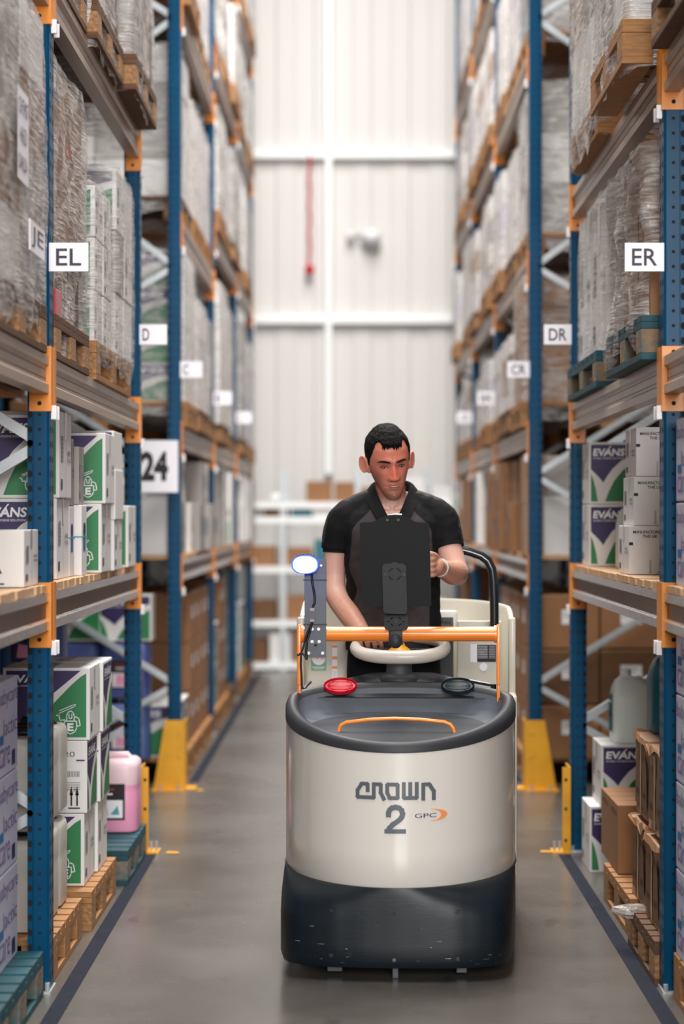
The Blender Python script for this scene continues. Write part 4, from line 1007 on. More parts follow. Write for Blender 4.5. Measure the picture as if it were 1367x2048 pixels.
mb.loft([L5, L6, L7, L8, L9], 'basin_grey', cap1=True); mb.build('basin', tr, smooth=50)
mb = MB(); E = [(.315*math.sin(2*PI*k/48), .37-(.30 if math.cos(2*PI*k/48) > 0 else .29)*math.cos(2*PI*k/48)) for k in range(48)]
mb.loft([[(x, y, zf(y)+.001) for x, y in E], [(x*.99, y, zf(y)+.008) for x, y in E], [(x*.02, .37+(y-.37)*.02, zf(.37)+.008) for x, y in E]], 'mat_grey', cap1=True); mb.build('tray_mat', tr, smooth=30)
# tray handle
p = lambda a, b: T(a, b, .3)
pts = [p(677, 1468), p(678, 1458), p(682, 1450), p(692, 1445), p(740, 1439), p(790, 1437), p(840, 1439), p(888, 1444), p(900, 1449), p(906, 1457), p(908, 1468)]
mb = MB(); mb.tube(pts, .0062, 'truck_orange', 12); mb.build('tray_handle', tr, smooth=60)
# lenses on the rear rim
for nm, px, m in (('red_lens', 680, 'lens_red'), ('dark_lens', 915, 'lens_dark')):
    c = T(px, 1370, .675); mb = MB()
    tl = math.radians(38); vv = Vector((0, math.cos(tl), math.sin(tl))); nn = Vector((0, -math.sin(tl), math.cos(tl))); cc = Vector(c)
    def lr(k, e): return [cc+X_*(.058*k*math.cos(t))+vv*(.038*k*math.sin(t))+nn*e for t in [2*PI*j/36 for j in range(36)]]
    mb.loft([lr(1.0, -.012), lr(1.02, 0), lr(.97, .003), lr(.93, .002), lr(.9, -.003), lr(.5, -.001), lr(.02, 0)], m, cap1=True)
    for k in range(-3, 4): w5 = .046*math.sqrt(1-(k/4.2)**2); mb.tube([cc+X_*(-w5)+vv*(k*.0072)-nn*.001, cc+X_*w5+vv*(k*.0072)-nn*.001], .0012, m, 6)
    o = mb.build(nm, tr, smooth=50); o['label'] = 'red oval lamp lens' if 'red' in nm else 'dark oval lamp lens'
# dashboard rising to the steering column
mb = MB(); rr = []
for (hw, y, z, bow) in ((.37, .69, .862, .05), (.345, .76, .885, .03), (.22, .81, .915, .01), (.12, .86, .935, 0), (.10, .97, .93, 0), (.10, .97, .6, 0)):
    rr.append([(hw*s, y-bow*abs(s)**2, z) for s in (-1, -.75, -.5, -.25, 0, .25, .5, .75, 1)])
mb.loft(rr, 'black_rubber', closed=False, flip=True); mb.build('dashboard', tr, smooth=50)
c = T(797, 1350, .80)
mb = MB(); mb.lathe((c[0], .83, .915), [(.074, -.03), (.074, .0), (.068, .012), (.05, .02), (.047, .03), (.046, .052), (.04, .058)], 'black_rubber', 36, 1, .8); mb.build('column_boot', tr, smooth=40)
# steering wheel
WC = (T(800, 1290, .86)[0], .86, 1.028)
mb = MB(); pts = []; rs = []
for k in range(48):
    a = 2*PI*k/48; s = math.sin(a); c_ = math.cos(a)
    ex = abs(c_)**.75*(1 if c_ > 0 else -1)
    pts.append((WC[0]+.162*ex, WC[1]+.12*s, WC[2]+(.028*s if s < 0 else .03*s)-.0)); rs.append(.021+.004*max(0, -s))
mb.tube(pts, rs, 'wheel_cream', 14, closed=True); sw_o = mb.build('steering_wheel', tr, smooth=60)
mb = MB(); 
for a in (math.radians(200), math.radians(340), math.radians(90)):
    mb.obox((WC[0], WC[1], WC[2]-.01), (WC[0]+.15*math.cos(a), WC[1]+.11*math.sin(a), WC[2]+.02*math.sin(a)), .03, .012, 'black_rubber')
mb.cyl((WC[0], WC[1], .94), (WC[0], WC[1], 1.02), .03, 'black_rubber', 20); mb.build('spokes', sw_o, smooth=30)
mb = MB(); c = T(798, 1292, .8); mb.lathe((c[0], .83, 1.015), [(.045, 0), (.04, .006), (.02, .022), (.016, .032)], 'yellow', 24); mb.build('hub_cap', sw_o, smooth=40)
# orange roll bar
BY = .64
a = T(601, 1268, BY); b = T(994, 1268, BY)
rb = MB(); rb.cyl((a[0], BY, a[2]), (b[0], BY, b[2]), .0262, 'truck_orange', 24)
for px in (602, 992):
    q = T(px, 1268, BY); rb.cyl((q[0]-.008, BY, q[2]), (q[0]+.008, BY, q[2]), .031, 'truck_orange', 24)
for px, s in ((599, -1), (996, 1)):
    q = T(px, 1268, BY); z0 = T(px, 1386, BY)[2]
    rb.box(q[0]-.006, q[0]+.006, BY-.035, BY+.035, z0+.03, q[2]+.033, 'truck_orange', .003); rb.box(q[0]-.006, q[0]+.006, BY-.02, BY+.02, z0-.03, z0+.04, 'truck_orange', .003)
rbo = rb.build('cross_bar', tr, smooth=40)
# grey lamp plate
PY = BY-.034; a = T(608, 1120, PY); b = T(652, 1315, PY)
mb = MB(); mb.box(a[0]+.001, b[0], PY-.003, PY+.002, b[2], a[2], 'plate_grey', .001)
mb.box(a[0]+.04, b[0], PY-.003, PY+.002, a[2]-.001, a[2]+.004, 'plate_grey')
for px, py in ((624, 1258), (637, 1258), (624, 1283), (638, 1283), (617, 1306), (645, 1306)):
    q = T(px, py, PY); mb.cyl((q[0], PY-.003, q[2]), (q[0], PY-.007, q[2]), .0058, 'screw', 14)
q = T(631, 1290, PY); mb.cyl((q[0], PY-.003, q[2]), (q[0], PY-.008, q[2]), .005, 'bolt_black', 12)
q = T(642, 1131, PY); mb.cyl((q[0], PY-.003, q[2]), (q[0], PY-.006, q[2]), .004, 'screw', 10)
po = mb.build('lamp_plate', tr)
mb = MB(); c = T(610.5, 1129, PY-.04); hw = (T(638, 1129, PY-.04)[0]-T(583, 1129, PY-.04)[0])/2; hh = .0335
def ell(y, k, dz=0): return [(c[0]+hw*k*math.copysign(abs(math.cos(t))**.8, math.cos(t)), y, c[2]+dz+hh*k*math.copysign(abs(math.sin(t))**.9, math.sin(t))) for t in [2*PI*j/40 for j in range(40)]]
mb.loft([ell(PY-.005, .7), ell(PY-.012, .92), ell(PY-.035, .98), ell(PY-.055, 1), ell(PY-.06, .97), ell(PY-.058, .88), ell(PY-.054, .86)], 'lamp_blue', cap0=True, flip=True)
for k in range(-4, 5): mb.box(c[0]+k*.009-.002, c[0]+k*.009+.002, PY-.05, PY-.01, c[2]+hh*.85, c[2]+hh*1.12*math.sqrt(1-(k/7)**2), 'plate_grey')
lo = mb.build('spot_lamp', tr, smooth=40); lo['label'] = 'glowing blue warning lamp'
mb = MB(); mb.loft([ell(PY-.0545, .86), ell(PY-.057, .8), ell(PY-.058, .02)], 'lamp_glow', cap1=True, flip=True); mb.build('lens', lo)
ld = bpy.data.lights.new('spot_lamp_light', 'POINT'); ld.energy = .5; ld.color = (.2, .35, 1); ld.shadow_soft_size = .03; l_o = bpy.data.objects.new('spot_lamp_light', ld); COL.objects.link(l_o); l_o.parent = tr; l_o.location = (c[0], PY-.11, c[2])
mb = MB(); cy = PY-.008
mb.tube([T(px, py, cy) for px, py in ((623, 1148), (624, 1165), (627, 1180), (629, 1195), (629, 1205), (625, 1214))], .0042, 'cable', 8)
mb.tube([T(px, py, cy) for px, py in ((624, 1243), (620, 1262), (614, 1280), (612, 1300), (613, 1318))], .004, 'cable', 8)
mb.tube([T(px, py, cy-.004) for px, py in ((623, 1246), (618, 1256), (611, 1275), (606, 1295), (602, 1308), (601, 1330), (603, 1350), (604, 1378))], .0032, 'cable', 8)
mb.tube([T(px, py, cy) for px, py in ((594, 1311), (603, 1306), (610, 1312), (613, 1320))], .004, 'cable', 8)
for py in (1160, 1249): a = T(606, py, cy); b = T(653, py, cy); mb.box(a[0], b[0], PY-.006, PY+.004, a[2]-.0022, a[2]+.0022, 'cable')
mb.build('cable', po, smooth=60)
mb = MB(); a = T(619, 1244, cy); b = T(629, 1216, cy); mb.box(a[0], b[0], cy-.008, cy+.003, a[2], b[2], 'cap_black' if False else 'grey_card', .002); mb.box(a[0]+.002, b[0]-.001, cy-.01, cy+.003, a[2]+.012, b[2]-.01, 'print_grey', .001)
mb.tube([T(625, 1214, cy), T(624, 1218, cy)], .002, 'red_plastic', 6); mb.build('connector', po)
# terminal mount
MY = BY-.10
mm = MB(); q = T(791, 1270, BY)
mm.cyl((q[0], BY-.0, q[2]-.034), (q[0], BY, q[2]+.03), .0255, 'black_rubber', 20); mm.box(q[0]-.024, q[0]+.024, BY-.036, BY+.03, q[2]-.03, q[2]+.035, 'black_rubber', .008)
mm.sphere((q[0], BY-.03, q[2]-.02), .024, .02, .026, 'black_rubber', 16, 10)
def plate(mb, pts, y0, y1, m):
    r0 = [(*T(px, py, y0)[:1], y0, T(px, py, y0)[2]) for px, py in pts]; r1 = [(a, y1, c) for a, b, c in r0]
    mb.loft([r0, r1], m, cap0=True, cap1=True, flip=True)
def rp(x0, y0, x1, y1, r, n=5):
    P = []
    for cx, cy, a0 in ((x1-r, y0+r, -PI/2), (x1-r, y1-r, 0), (x0+r, y1-r, PI/2), (x0+r, y0+r, PI)):
        for k in range(n+1): a = a0+k*PI/2/n; P.append((cx+r*math.cos(a), cy+r*math.sin(a)))
    return P
plate(mm, [(x+(y-1190)*.028+1, y) for x, y in rp(764, 1127, 812, 1228, 9)], MY-.012, MY-.008, 'arm_black')
q = T(789, 1136, MY); mm.cyl((q[0], MY-.008, q[2]), (q[0], MY+.006, q[2]), .021, 'arm_black', 24)
plate(mm, [(x+1, y) for x, y in rp(767, 1228, 814.5, 1261, 8)], BY-.05, BY-.046, 'arm_black')
a = T(766, 1228, MY-.012); b = T(814, 1228, MY-.012); c2 = T(814, 1229, BY-.046)
mm.add([(a[0], MY-.012, a[2]+.003), (b[0], MY-.012, b[2]+.003), (b[0], BY-.046, b[2]-.004), (a[0], BY-.046, a[2]-.004)], [(0, 1, 2, 3), (3, 2, 1, 0)], 'arm_black')
mm.box(a[0]+.001, b[0]-.001, MY-.0135, MY-.009, a[2]+.0, a[2]+.0035, 'arm_black', .001)
for px, py in ((770, 1149), (807, 1149)): q = T(px, py, MY-.012); mm.cyl((q[0], MY-.012, q[2]), (q[0], MY-.018, q[2]), .0055, 'bolt_black', 12)
q = T(789, 1148, MY-.012); mm.cyl((q[0], MY-.012, q[2]), (q[0], MY-.015, q[2]), .003, 'bolt_black', 10)
for k in range(4):
    cc = T(789, 1148, MY-.0125); a0 = PI/4+k*PI/2
    mm.tube([(cc[0]+.021*math.cos(a0+t), MY-.0125, cc[2]+.021*math.sin(a0+t)) for t in (-.45, -.22, 0, .22, .45)], .0013, 'bolt_black', 6)
q = T(791, 1243, BY-.05); mm.cyl((q[0], BY-.05, q[2]), (q[0], BY-.058, q[2]), .0075, 'bolt_black', 14)
for k in range(4):
    a0 = PI/4+k*PI/2; mm.tube([(q[0]+.019*math.cos(a0+t)*1.1, BY-.051, q[2]+.016*math.sin(a0+t)) for t in (-.35, 0, .35)], .0016, 'bolt_black', 6)
for s in (-1, 1): mm.tube([(q[0]+s*.023, BY-.051, q[2]), (q[0]+s*.03, BY-.051, q[2])], .0015, 'bolt_black', 6)
mmo = mm.build('terminal_mount', tr, smooth=35)
mb = MB()
rot = lambda P: [(791+(x-791)*math.cos(.015)-(y-1128)*math.sin(-.0)-(1128-y)*.012, y+(x-791)*.004) for x, y in P]
top = [(719, 1047), (723, 1044.5), (740, 1044.5), (750, 1042), (759, 1036), (768, 1032), (780, 1030), (800, 1030), (810, 1032), (819, 1037), (828, 1043), (836, 1045), (855, 1045.5), (858, 1048)]
sh = top+[(862, 1211), (858, 1212.5), (726, 1212.5), (724, 1210), (722.5, 1185), (720.5, 1100), (719, 1094)]
plate(mb, sh, MY+.004, MY+.012, 'tablet_black'); mb.loft([[(x, y+.001, z) for x, y, z in [T(px, py, MY+.013) for px, py in rp(727, 1049, 853, 1205, 6)]], [(x, y+.014, z) for x, y, z in [T(px, py, MY+.013) for px, py in rp(727, 1049, 853, 1205, 6)]]], 'black_gloss', cap0=True, cap1=True, flip=True)
for px in (774, 796): q = T(px, 1040, MY); mb.cyl((q[0], MY+.004, q[2]), (q[0], MY-.001, q[2]), .005, 'bolt_black', 12)
q = T(788, 1125, MY); pass
mb.obox((q[0], MY+.006, q[2]-.02), (q[0], MY-.01, q[2]-.02), .03, .03, 'tablet_black')
mb.build('terminal', mmo, smooth=35)
mb = MB(); a = T(776, 1032, MY+.02); b = T(803, 1030, MY+.02); mb.tube([(a[0], MY+.02, a[2]), ((a[0]+b[0])/2, MY+.02, a[2]+.005), (b[0], MY+.02, b[2])], .004, 'galv', 8); mb.build('bracket', mmo)
# operator backrest shell
mb = MB(); o_ = []; i_ = []; N2 = 32
def sh(a, t, z):  # a -1..1 across
    ang = a*PI/2; return ((.415-t)*math.copysign(abs(math.sin(ang))**.7, ang), 1.30+(.27-t)*abs(math.cos(ang))**.7, z)
def top_z(a): return 1.182-.028*max(0, a+.1)**2*1.2-(.06*max(0, abs(a)-.85)/.15)
A_ = [-1+2*k/N2 for k in range(N2+1)]
ro = [[sh(a, 0, .18) for a in A_], [sh(a, 0, top_z(a)-.01) for a in A_], [sh(a, .006, top_z(a)) for a in A_], [sh(a, .02, top_z(a)) for a in A_], [sh(a, .026, top_z(a)-.01) for a in A_], [sh(a, .026, .18) for a in A_]]
mb.loft(ro, 'cream_in', closed=False, flip=True)
for s in (-1, 1): mb.box(*(sorted((s*.388, s*.416))), 1.0, 1.305, .18, .84, 'cream_in', .01); mb.box(*(sorted((s*.388, s*.416))), 1.2, 1.305, .8, 1.12, 'cream_in', .012)
mb.build('backrest_shell', tr, smooth=45)
BYK = 1.36
mb = MB(); a = T(800, 1222, BYK); b = T(914, 1248, BYK); mb.box(a[0], b[0], BYK+.02, BYK+.12, b[2]-.06, a[2], 'cream', .012); mb.box(a[0], b[0]-.02, BYK+.0, BYK+.1, b[2]-.005, b[2]+.015, 'cream_in', .005); mb.build('back_cushion', tr)
mb = MB(); a = T(860, 1250, BYK); b = T(906, 1360, BYK); mb.box(a[0], b[0], BYK, BYK+.02, b[2]-.1, a[2]+.03, 'black_gloss');  # dark gap beneath the cushion put in as a black ribbed panel
for k in range(5): mb.box(b[0]-.05+k*.009, b[0]-.047+k*.009, BYK-.004, BYK, b[2]-.1, a[2]+.03, 'black_rubber')
mb.build('dark_gap_panel', tr)
mb = MB(); a = T(913, 1252, BYK-.1); b = T(1003, 1365, BYK-.1); mb.box(a[0], b[0], BYK-.1, BYK-.08, b[2]-.2, a[2]+.02, 'cream_in', .006)
a = T(940, 1288, BYK-.1); b = T(992, 1325, BYK-.1); A = ((a[0], BYK-.1, b[2]), X_, b[0]-a[0], a[2]-b[2], -Y_)
mb.pol([(0, 0), (1, 0), (1, 1), (0, 1)], *A, 'sign_white', .001); mb.pol([(.26, .02), (.99, .02), (.99, .97), (.26, .97)], *A, 'print_black', .0016)
for k in range(8): mb.stroke([(.29, .88-k*.09), (.66, .88-k*.09)], .0016, *A, 'print_white', .0022); mb.stroke([(.72, .88-k*.09), (.95, .88-k*.09)], .0012, *A, 'print_white', .0022)
q = T(966, 1334, BYK-.1); mb.cyl((q[0], BYK-.1, q[2]), (q[0], BYK-.104, q[2]), .015, 'sign_white', 20); mb.build('side_panel', tr)
mb = MB(); yy = 1.16; a = T(608, 1288, yy); b = T(688, 1372, yy); mb.box(a[0]+.01, b[0]+.04, yy, yy+.02, b[2]-.2, a[2]+.02, 'cream_in', .006)
a = T(622, 1300, yy); b = T(652, 1341, yy); A = ((a[0], yy, b[2]), X_, b[0]-a[0], a[2]-b[2], -Y_)
mb.pol([(0, 0), (1, 0), (1, .75), (0, .75)], *A, 'sticker_green', .001); mb.pol([(.5+.46*math.cos(t), .62+.36*math.sin(t)) for t in [k*PI/10 for k in range(20)]], *A, 'sign_white', .0016)
mb.text('12 MAY 2020', .08, .55, .92, .68, *A, 'print_red', .0024); mb.stroke([(.1, .16), (.9, .16)], .003, *A, 'sign_white', .002); mb.stroke([(.2, .08), (.8, .08)], .002, *A, 'sign_white', .002)
a = T(664, 1288, yy); b = T(674, 1365, yy); A = ((a[0], yy, b[2]), X_, b[0]-a[0], a[2]-b[2], -Y_)
mb.pol([(0, 0), (1, 0), (1, 1), (0, 1)], *A, 'sign_white', .001)
for z_ in (.35, .6, .9): mb.pol([(0, z_), (1, z_), (1, z_+.08), (0, z_+.08)], *A, 'crescent', .0016)
for k in range(10): mb.stroke([(.1, .03+k*.03), (.9, .03+k*.03)], .001, *A, 'print_grey', .0018)
mb.build('side_panel', tr)
mb = MB(); gp = [(880, 1092), (915, 1098), (940, 1104), (962, 1112), (975, 1122), (983, 1138), (986, 1160), (987.5, 1200), (988, 1235), (988, 1256)]
mb.tube([T(px, py, 1.12) for px, py in gp], .0168, 'rail_black', 16); mb.build('grab_rail', tr, smooth=60)
q = T(986, 1373, .70)
mb = MB(); mb.cyl((q[0], .70, q[2]-.01), (q[0], .70, q[2]+.008), .01, 'rail_black', 12); mb.tube([T(938, 1362, .72), T(980, 1370, .70)], .006, 'rail_black', 8); mb.tube([T(607, 1378, .72), T(612, 1371, .74), T(620, 1364, .78)], .006, 'plate_grey', 8); mb.build('latch', tr)
# ================================================================== the driver
MYD = 7.85
def P(px, py, d=0):
    Y = MYD+d; return Vector((wx(px, Y), Y, wz(py, Y)))
man = thing('person', 'person with short dark hair in black and grey polo shirt riding the order picker', 'person', (.17, 7.85, .18))
MB0 = Vector((.17, 7.85, .18))
def limb(mb, pts, rs, seg=20, m='skin', cap0=True, cap1=True):
    pts = [Vector(p) for p in pts]; A = []; R = []
    # refine with catmull-rom
    n = len(pts)
    for i in range(n-1):
        p0 = pts[max(i-1, 0)]; p1 = pts[i]; p2 = pts[i+1]; p3 = pts[min(i+2, n-1)]
        for k in range(5):
            t = k/5; t2 = t*t; t3 = t2*t
            A.append(.5*((2*p1)+(p2-p0)*t+(2*p0-5*p1+4*p2-p3)*t2+(3*p1-p0-3*p2+p3)*t3)); R.append(rs[i]+(rs[i+1]-rs[i])*t)
    A.append(pts[-1]); R.append(rs[-1])
    if cap0:
        d = (A[0]-A[1]).normalized(); B = [A[0]+d*R[0]*math.sin(a) for a in (1.45, 1.1, .7, .35)]; BR = [R[0]*math.cos(a) for a in (1.45, 1.1, .7, .35)]; A = B+A; R = BR+R
    if cap1:
        d = (A[-1]-A[-2]).normalized(); r = R[-1]; e = A[-1]; A += [e+d*r*math.sin(a) for a in (.35, .7, 1.1, 1.45)]; R += [r*math.cos(a) for a in (.35, .7, 1.1, 1.45)]
    mb.tube(A, R, m, seg)
def trunk(mb, rows, m, n=2.4, seg=48):
    """rows: photo height, centre, half width in photo pixels, half depth in metres, depth shift"""
    rings = []
    for py, cx, hw, dp, sh in rows:
        c = P(cx, py, sh); h = hw*(MYD)/FPX; R = []
        for k in range(seg):
            a = 2*PI*k/seg; R.append((c.x+h*math.copysign(abs(math.cos(a))**(2/n), math.cos(a)), c.y+dp*math.copysign(abs(math.sin(a))**(2/n), math.sin(a)), c.z))
        rings.append(R)
    mb.loft(rings, m, cap0=True, cap1=True, flip=True)
def melt(mb, name, vox, smooth_it, m, parent, fac=.5):
    o = mb.build('raw'); md = o.modifiers.new('r', 'REMESH'); md.mode = 'VOXEL'; md.voxel_size = vox; md.use_smooth_shade = True
    if smooth_it: s = o.modifiers.new('s', 'SMOOTH'); s.factor = fac; s.iterations = smooth_it
    bpy.context.view_layer.update()
    me = bpy.data.meshes.new_from_object(o.evaluated_get(bpy.context.evaluated_depsgraph_get()))
    bpy.data.objects.remove(o); me.name = name; me.materials.clear(); me.materials.append(MATS[m])
    me.polygons.foreach_set('material_index', [0]*len(me.polygons)); me.polygons.foreach_set('use_smooth', [True]*len(me.polygons))
    me.transform(Matrix.Translation(-MB0))
    o = bpy.data.objects.new(name, me); COL.objects.link(o); o.parent = parent; return o
def g2(x, z, cx, cz, sx, sz): return math.exp(-((x-cx)/sx)**2/2-((z-cz)/sz)**2/2)
def sst(a, b, x): t = min(1, max(0, (x-a)/(b-a))); return t*t*(3-2*t)
# head, in its own frame: face towards -y, z up
HZ = [(-.125, .0, -.066, -.05), (-.122, .022, -.084, -.03), (-.115, .029, -.091, -.01), (-.10, .038, -.093, .012), (-.08, .048, -.092, .035), (-.055, .0585, -.090, .058), (-.025, .068, -.087, .078), (0, .073, -.086, .090), (.03, .0755, -.089, .098), (.055, .075, -.087, .098), (.08, .068, -.076, .090), (.1, .055, -.058, .072), (.113, .039, -.036, .052), (.121, .022, -.012, .032), (.125, .0, .01, .012)]
def hz(z):
    z = min(.125, max(-.125, z))
    for a, b in zip(HZ, HZ[1:]):
        if z <= b[0]: t = (z-a[0])/(b[0]-a[0]); return [a[i]+(b[i]-a[i])*t for i in (1, 2, 3)]
    return list(HZ[-1][1:])
def feat(x, z):
    f = 0; ax = abs(x)
    f += .006*g2(ax, z, .026, .017, .017, .007)-.0125*g2(ax, z, .031, .0, .0135, .0095)+.006*g2(ax, z, .031, -.004, .010, .006)
    t = sst(.02, -.040, z); hgt = .005+.022*t; wd = .006+.0045*t
    f += hgt*math.exp(-(x/wd)**2/2)*sst(-.054, -.046, z)*sst(.028, .012, z)
    f += .0095*g2(ax, z, .0135, -.043, .0055, .0055)+.005*g2(ax, z, .046, -.022, .015, .015)
    f += .0055*g2(x, z, 0, -.0645, .017, .0038)+.0065*g2(x, z, 0, -.0775, .015, .0045)-.006*g2(x, z, 0, -.071, .019, .0022)
    f += .007*g2(x, z, 0, -.108, .017, .011)-.003*g2(x, z, 0, -.089, .014, .005)-.0025*math.exp(-((ax-(.02+(-.045-z)*.45))/.0035)**2)*sst(-.085, -.06, z)*sst(-.035, -.05, z)
    f += .0025*g2(ax, z, .006, .016, .003, .008)*1 - .0015*g2(x, z, 0, .018, .0025, .008)
    return f
def head_pt(z, th, off=0):
    """th: 0 is straight ahead"""
    hw, yf, yb = hz(z); n = 2.25; s, c = math.sin(th), math.cos(th)
    x = (hw+off)*math.copysign(abs(s)**(2/n), s); cy = (yf+yb)/2+.012; hy = cy-yf if c > 0 else yb-cy
    y = cy-(hy+off)*math.copysign(abs(c)**(2/n), c)
    if c > 0: y -= feat(x, z)*sst(0, .25, c)
    return Vector((x, y, z))
def front_y(x, z):
    hw, yf, yb = hz(z); n = 2.25; cy = (yf+yb)/2+.012; u = min(.999, abs(x)/hw); return cy-(cy-yf)*(1-u**n)**(1/n)-feat(x, z)
HC = P(776, 922, -.02); HS = 1.05
HM = Matrix.Translation(HC) @ Matrix.Rotation(math.radians(-5.5), 4, 'Y') @ Matrix.Rotation(math.radians(10), 4, 'Z') @ Matrix.Rotation(math.radians(15), 4, 'X') @ Matrix.Scale(HS, 4)
HI = HM.inverted()
body = MB()
rings = []
for i in range(1, 120):
    z = -.125*math.cos(PI*i/120); rings.append([HM @ head_pt(z, 2*PI*k/140) for k in range(140)])
body.loft(rings, 'skin', cap0=True, cap1=True)
for s in (-1, 1):
    ep = lambda t, k=1: HM @ Vector((s*(.074+.026*max(0, (.012+.014*k*math.cos(t)+.006)/.034)), .012+.014*k*math.cos(t), -.006+.0275*k*math.sin(t)+.004*math.cos(t)))
    body.tube([ep(2*PI*k/20) for k in range(20)], .0048, 'skin', 8, closed=True)
    ring = [ep(2*PI*k/20) for k in range(20)]; body.loft([[p+Vector((s*-.003, 0, 0)) for p in ring], [p+Vector((s*.002, 0, 0)) for p in ring]], 'skin', cap0=True, cap1=True, flip=(s < 0))
    limb(body, [HM @ Vector((s*.068, .004, .012)), HM @ Vector((s*.070, .006, -.032))], [.008, .008])
limb(body, [P(784, 1030, .01), P(782, 1000, .0), P(779, 965, .01)], [.064, .058, .056])
limb(body, [P(760, 1010, .02), P(700, 1035, .02)], [.05, .05]); limb(body, [P(806, 1010, .02), P(868, 1035, .02)], [.05, .05])
trunk(body, [(1005, 784, 40, .05, .01), (1020, 784, 66, .065, .005), (1045, 785, 84, .085, 0), (1080, 785, 86, .098, 0), (1150, 785, 82, .1, 0), (1250, 786, 82, .1, 0), (1300, 786, 84, .1, 0)], 'skin')
for s in (-1, 1): limb(body, [P(784+s*8, 1018, -.055), P(784+s*55, 1012, -.03)], [.012, .011])
# arms
limb(body, [P(688, 1042, .01), P(672, 1100, .015), P(669, 1150, .02), P(672, 1190, .0), P(700, 1232, -.08), P(722, 1262, -.13)], [.047, .045, .0405, .043, .042, .031])
limb(body, [P(882, 1042, .0), P(896, 1090, -.03), P(908, 1130, -.06), P(914, 1148, -.09)], [.047, .048, .045, .042])
limb(body, [P(914, 1146, -.09), P(905, 1146, -.19), P(884, 1138, -.32), P(876, 1134, -.37)], [.042, .044, .032, .027])
# near hand on the wheel
limb(body, [P(720, 1262, -.13), P(730, 1270, -.16), P(742, 1272, -.18)], [.03, .032, .026])
for k, (x, r) in enumerate(((718, .0092), (732, .0098), (746, .0096), (759, .0086))):
    limb(body, [P(x-3, 1270, -.17), P(x, 1278, -.205), P(x+3, 1291, -.21), P(x+4, 1297, -.19), P(x+3, 1296, -.165)], [r*1.1, r*1.12, r, r*.95, r*.9], 12)
limb(body, [P(742, 1268, -.16), P(760, 1274, -.15), P(770, 1280, -.16)], [.013, .011, .010], 12)
# far hand on the terminal edge
limb(body, [P(876, 1134, -.37), P(873, 1133, -.41), P(871, 1131, -.44)], [.027, .031, .03])
for k, (y, r) in enumerate(((1117, .009), (1128, .0095), (1139, .0092), (1149, .008))):
    limb(body, [P(871, (y+1131)/2, -.43), P(868, y, -.47), P(861, y+2, -.497), P(851, y+3, -.5)], [r*1.2, r*1.1, r, r*.9], 12)
limb(body, [P(876, 1122, -.42), P(870, 1112, -.46), P(860, 1108, -.495), P(853, 1108, -.5)], [.013, .0115, .0105, .009], 12)
bo = melt(body, 'body', .003, 3, 'skin', man, .45)
# skin tones (sunburnt face, stubble, paler arms), plus painted dark eye sockets and nostrils
me = bo.data; ca = me.color_attributes.new('tone', 'FLOAT_COLOR', 'POINT'); data = []
def mixc(a, b, t): return [a[i]+(b[i]-a[i])*t for i in range(3)]
FACE, RED, STUB, LIP, PALE, ARM = [rgb(*c)[:3] for c in ((208, 132, 108), (204, 92, 74), (120, 84, 70), (178, 96, 86), (218, 172, 156), (204, 150, 128))]
BROW = rgb(62, 42, 34)[:3]
for v in me.vertices:
    w_ = v.co+MB0; h = HI @ w_; c = PALE
    if w_.z > 1.53 and h.z > -.2:
        c = mixc(PALE, FACE, sst(-.135, -.105, h.z))
        if h.y < .0:
            ax = abs(h.x)
            c = mixc(c, RED, .75*g2(h.x, h.z, 0, -.03, .011, .024)+.5*g2(ax, h.z, .045, -.022, .018, .014)+.35*g2(h.x, h.z, 0, .045, .05, .02))
            st = max(g2(ax, h.z, .0, -.108, .05, .022), .9*g2(ax, h.z, .058, -.07, .016, .035), .6*g2(h.x, h.z, 0, -.056, .02, .004))
            c = mixc(c, STUB, .85*st); c = mixc(c, LIP, min(1, 1.3*g2(h.x, h.z, 0, -.071, .0165, .0062)))
            c = mixc(c, rgb(110, 60, 48)[:3], .6*g2(ax, h.z, .031, .0, .015, .007))  # tone darkened over the carved eye socket
            c = mixc(c, BROW, .85*max(0, g2(ax, h.z-.006*0, .030, .0165+.0*ax, .0145, .0032)))
            c = mixc(c, rgb(70, 26, 22)[:3], .8*g2(ax, h.z, .0075, -.0515, .003, .002))  # nostril shade painted as a dark spot
        if h.z > .0 and .064 < abs(h.x) < .078 and -.02 < h.y < .0: c = mixc(c, BROW, .5)
    elif w_.z > 1.46 and abs(w_.x-.145) < .12: c = mixc(PALE, RED, .12)
    else:
        t = sst(1.25, 1.16, w_.z) if w_.x < .15 else sst(-.06, -.16, w_.y-MYD)
        c = mixc(PALE, ARM, t); n_ = noise.noise(w_*140); c = mixc(c, BROW, (.25 if t > .5 else .0)*max(0, n_))
    data += [c[0], c[1], c[2], 1]
ca.data.foreach_set('color', data)
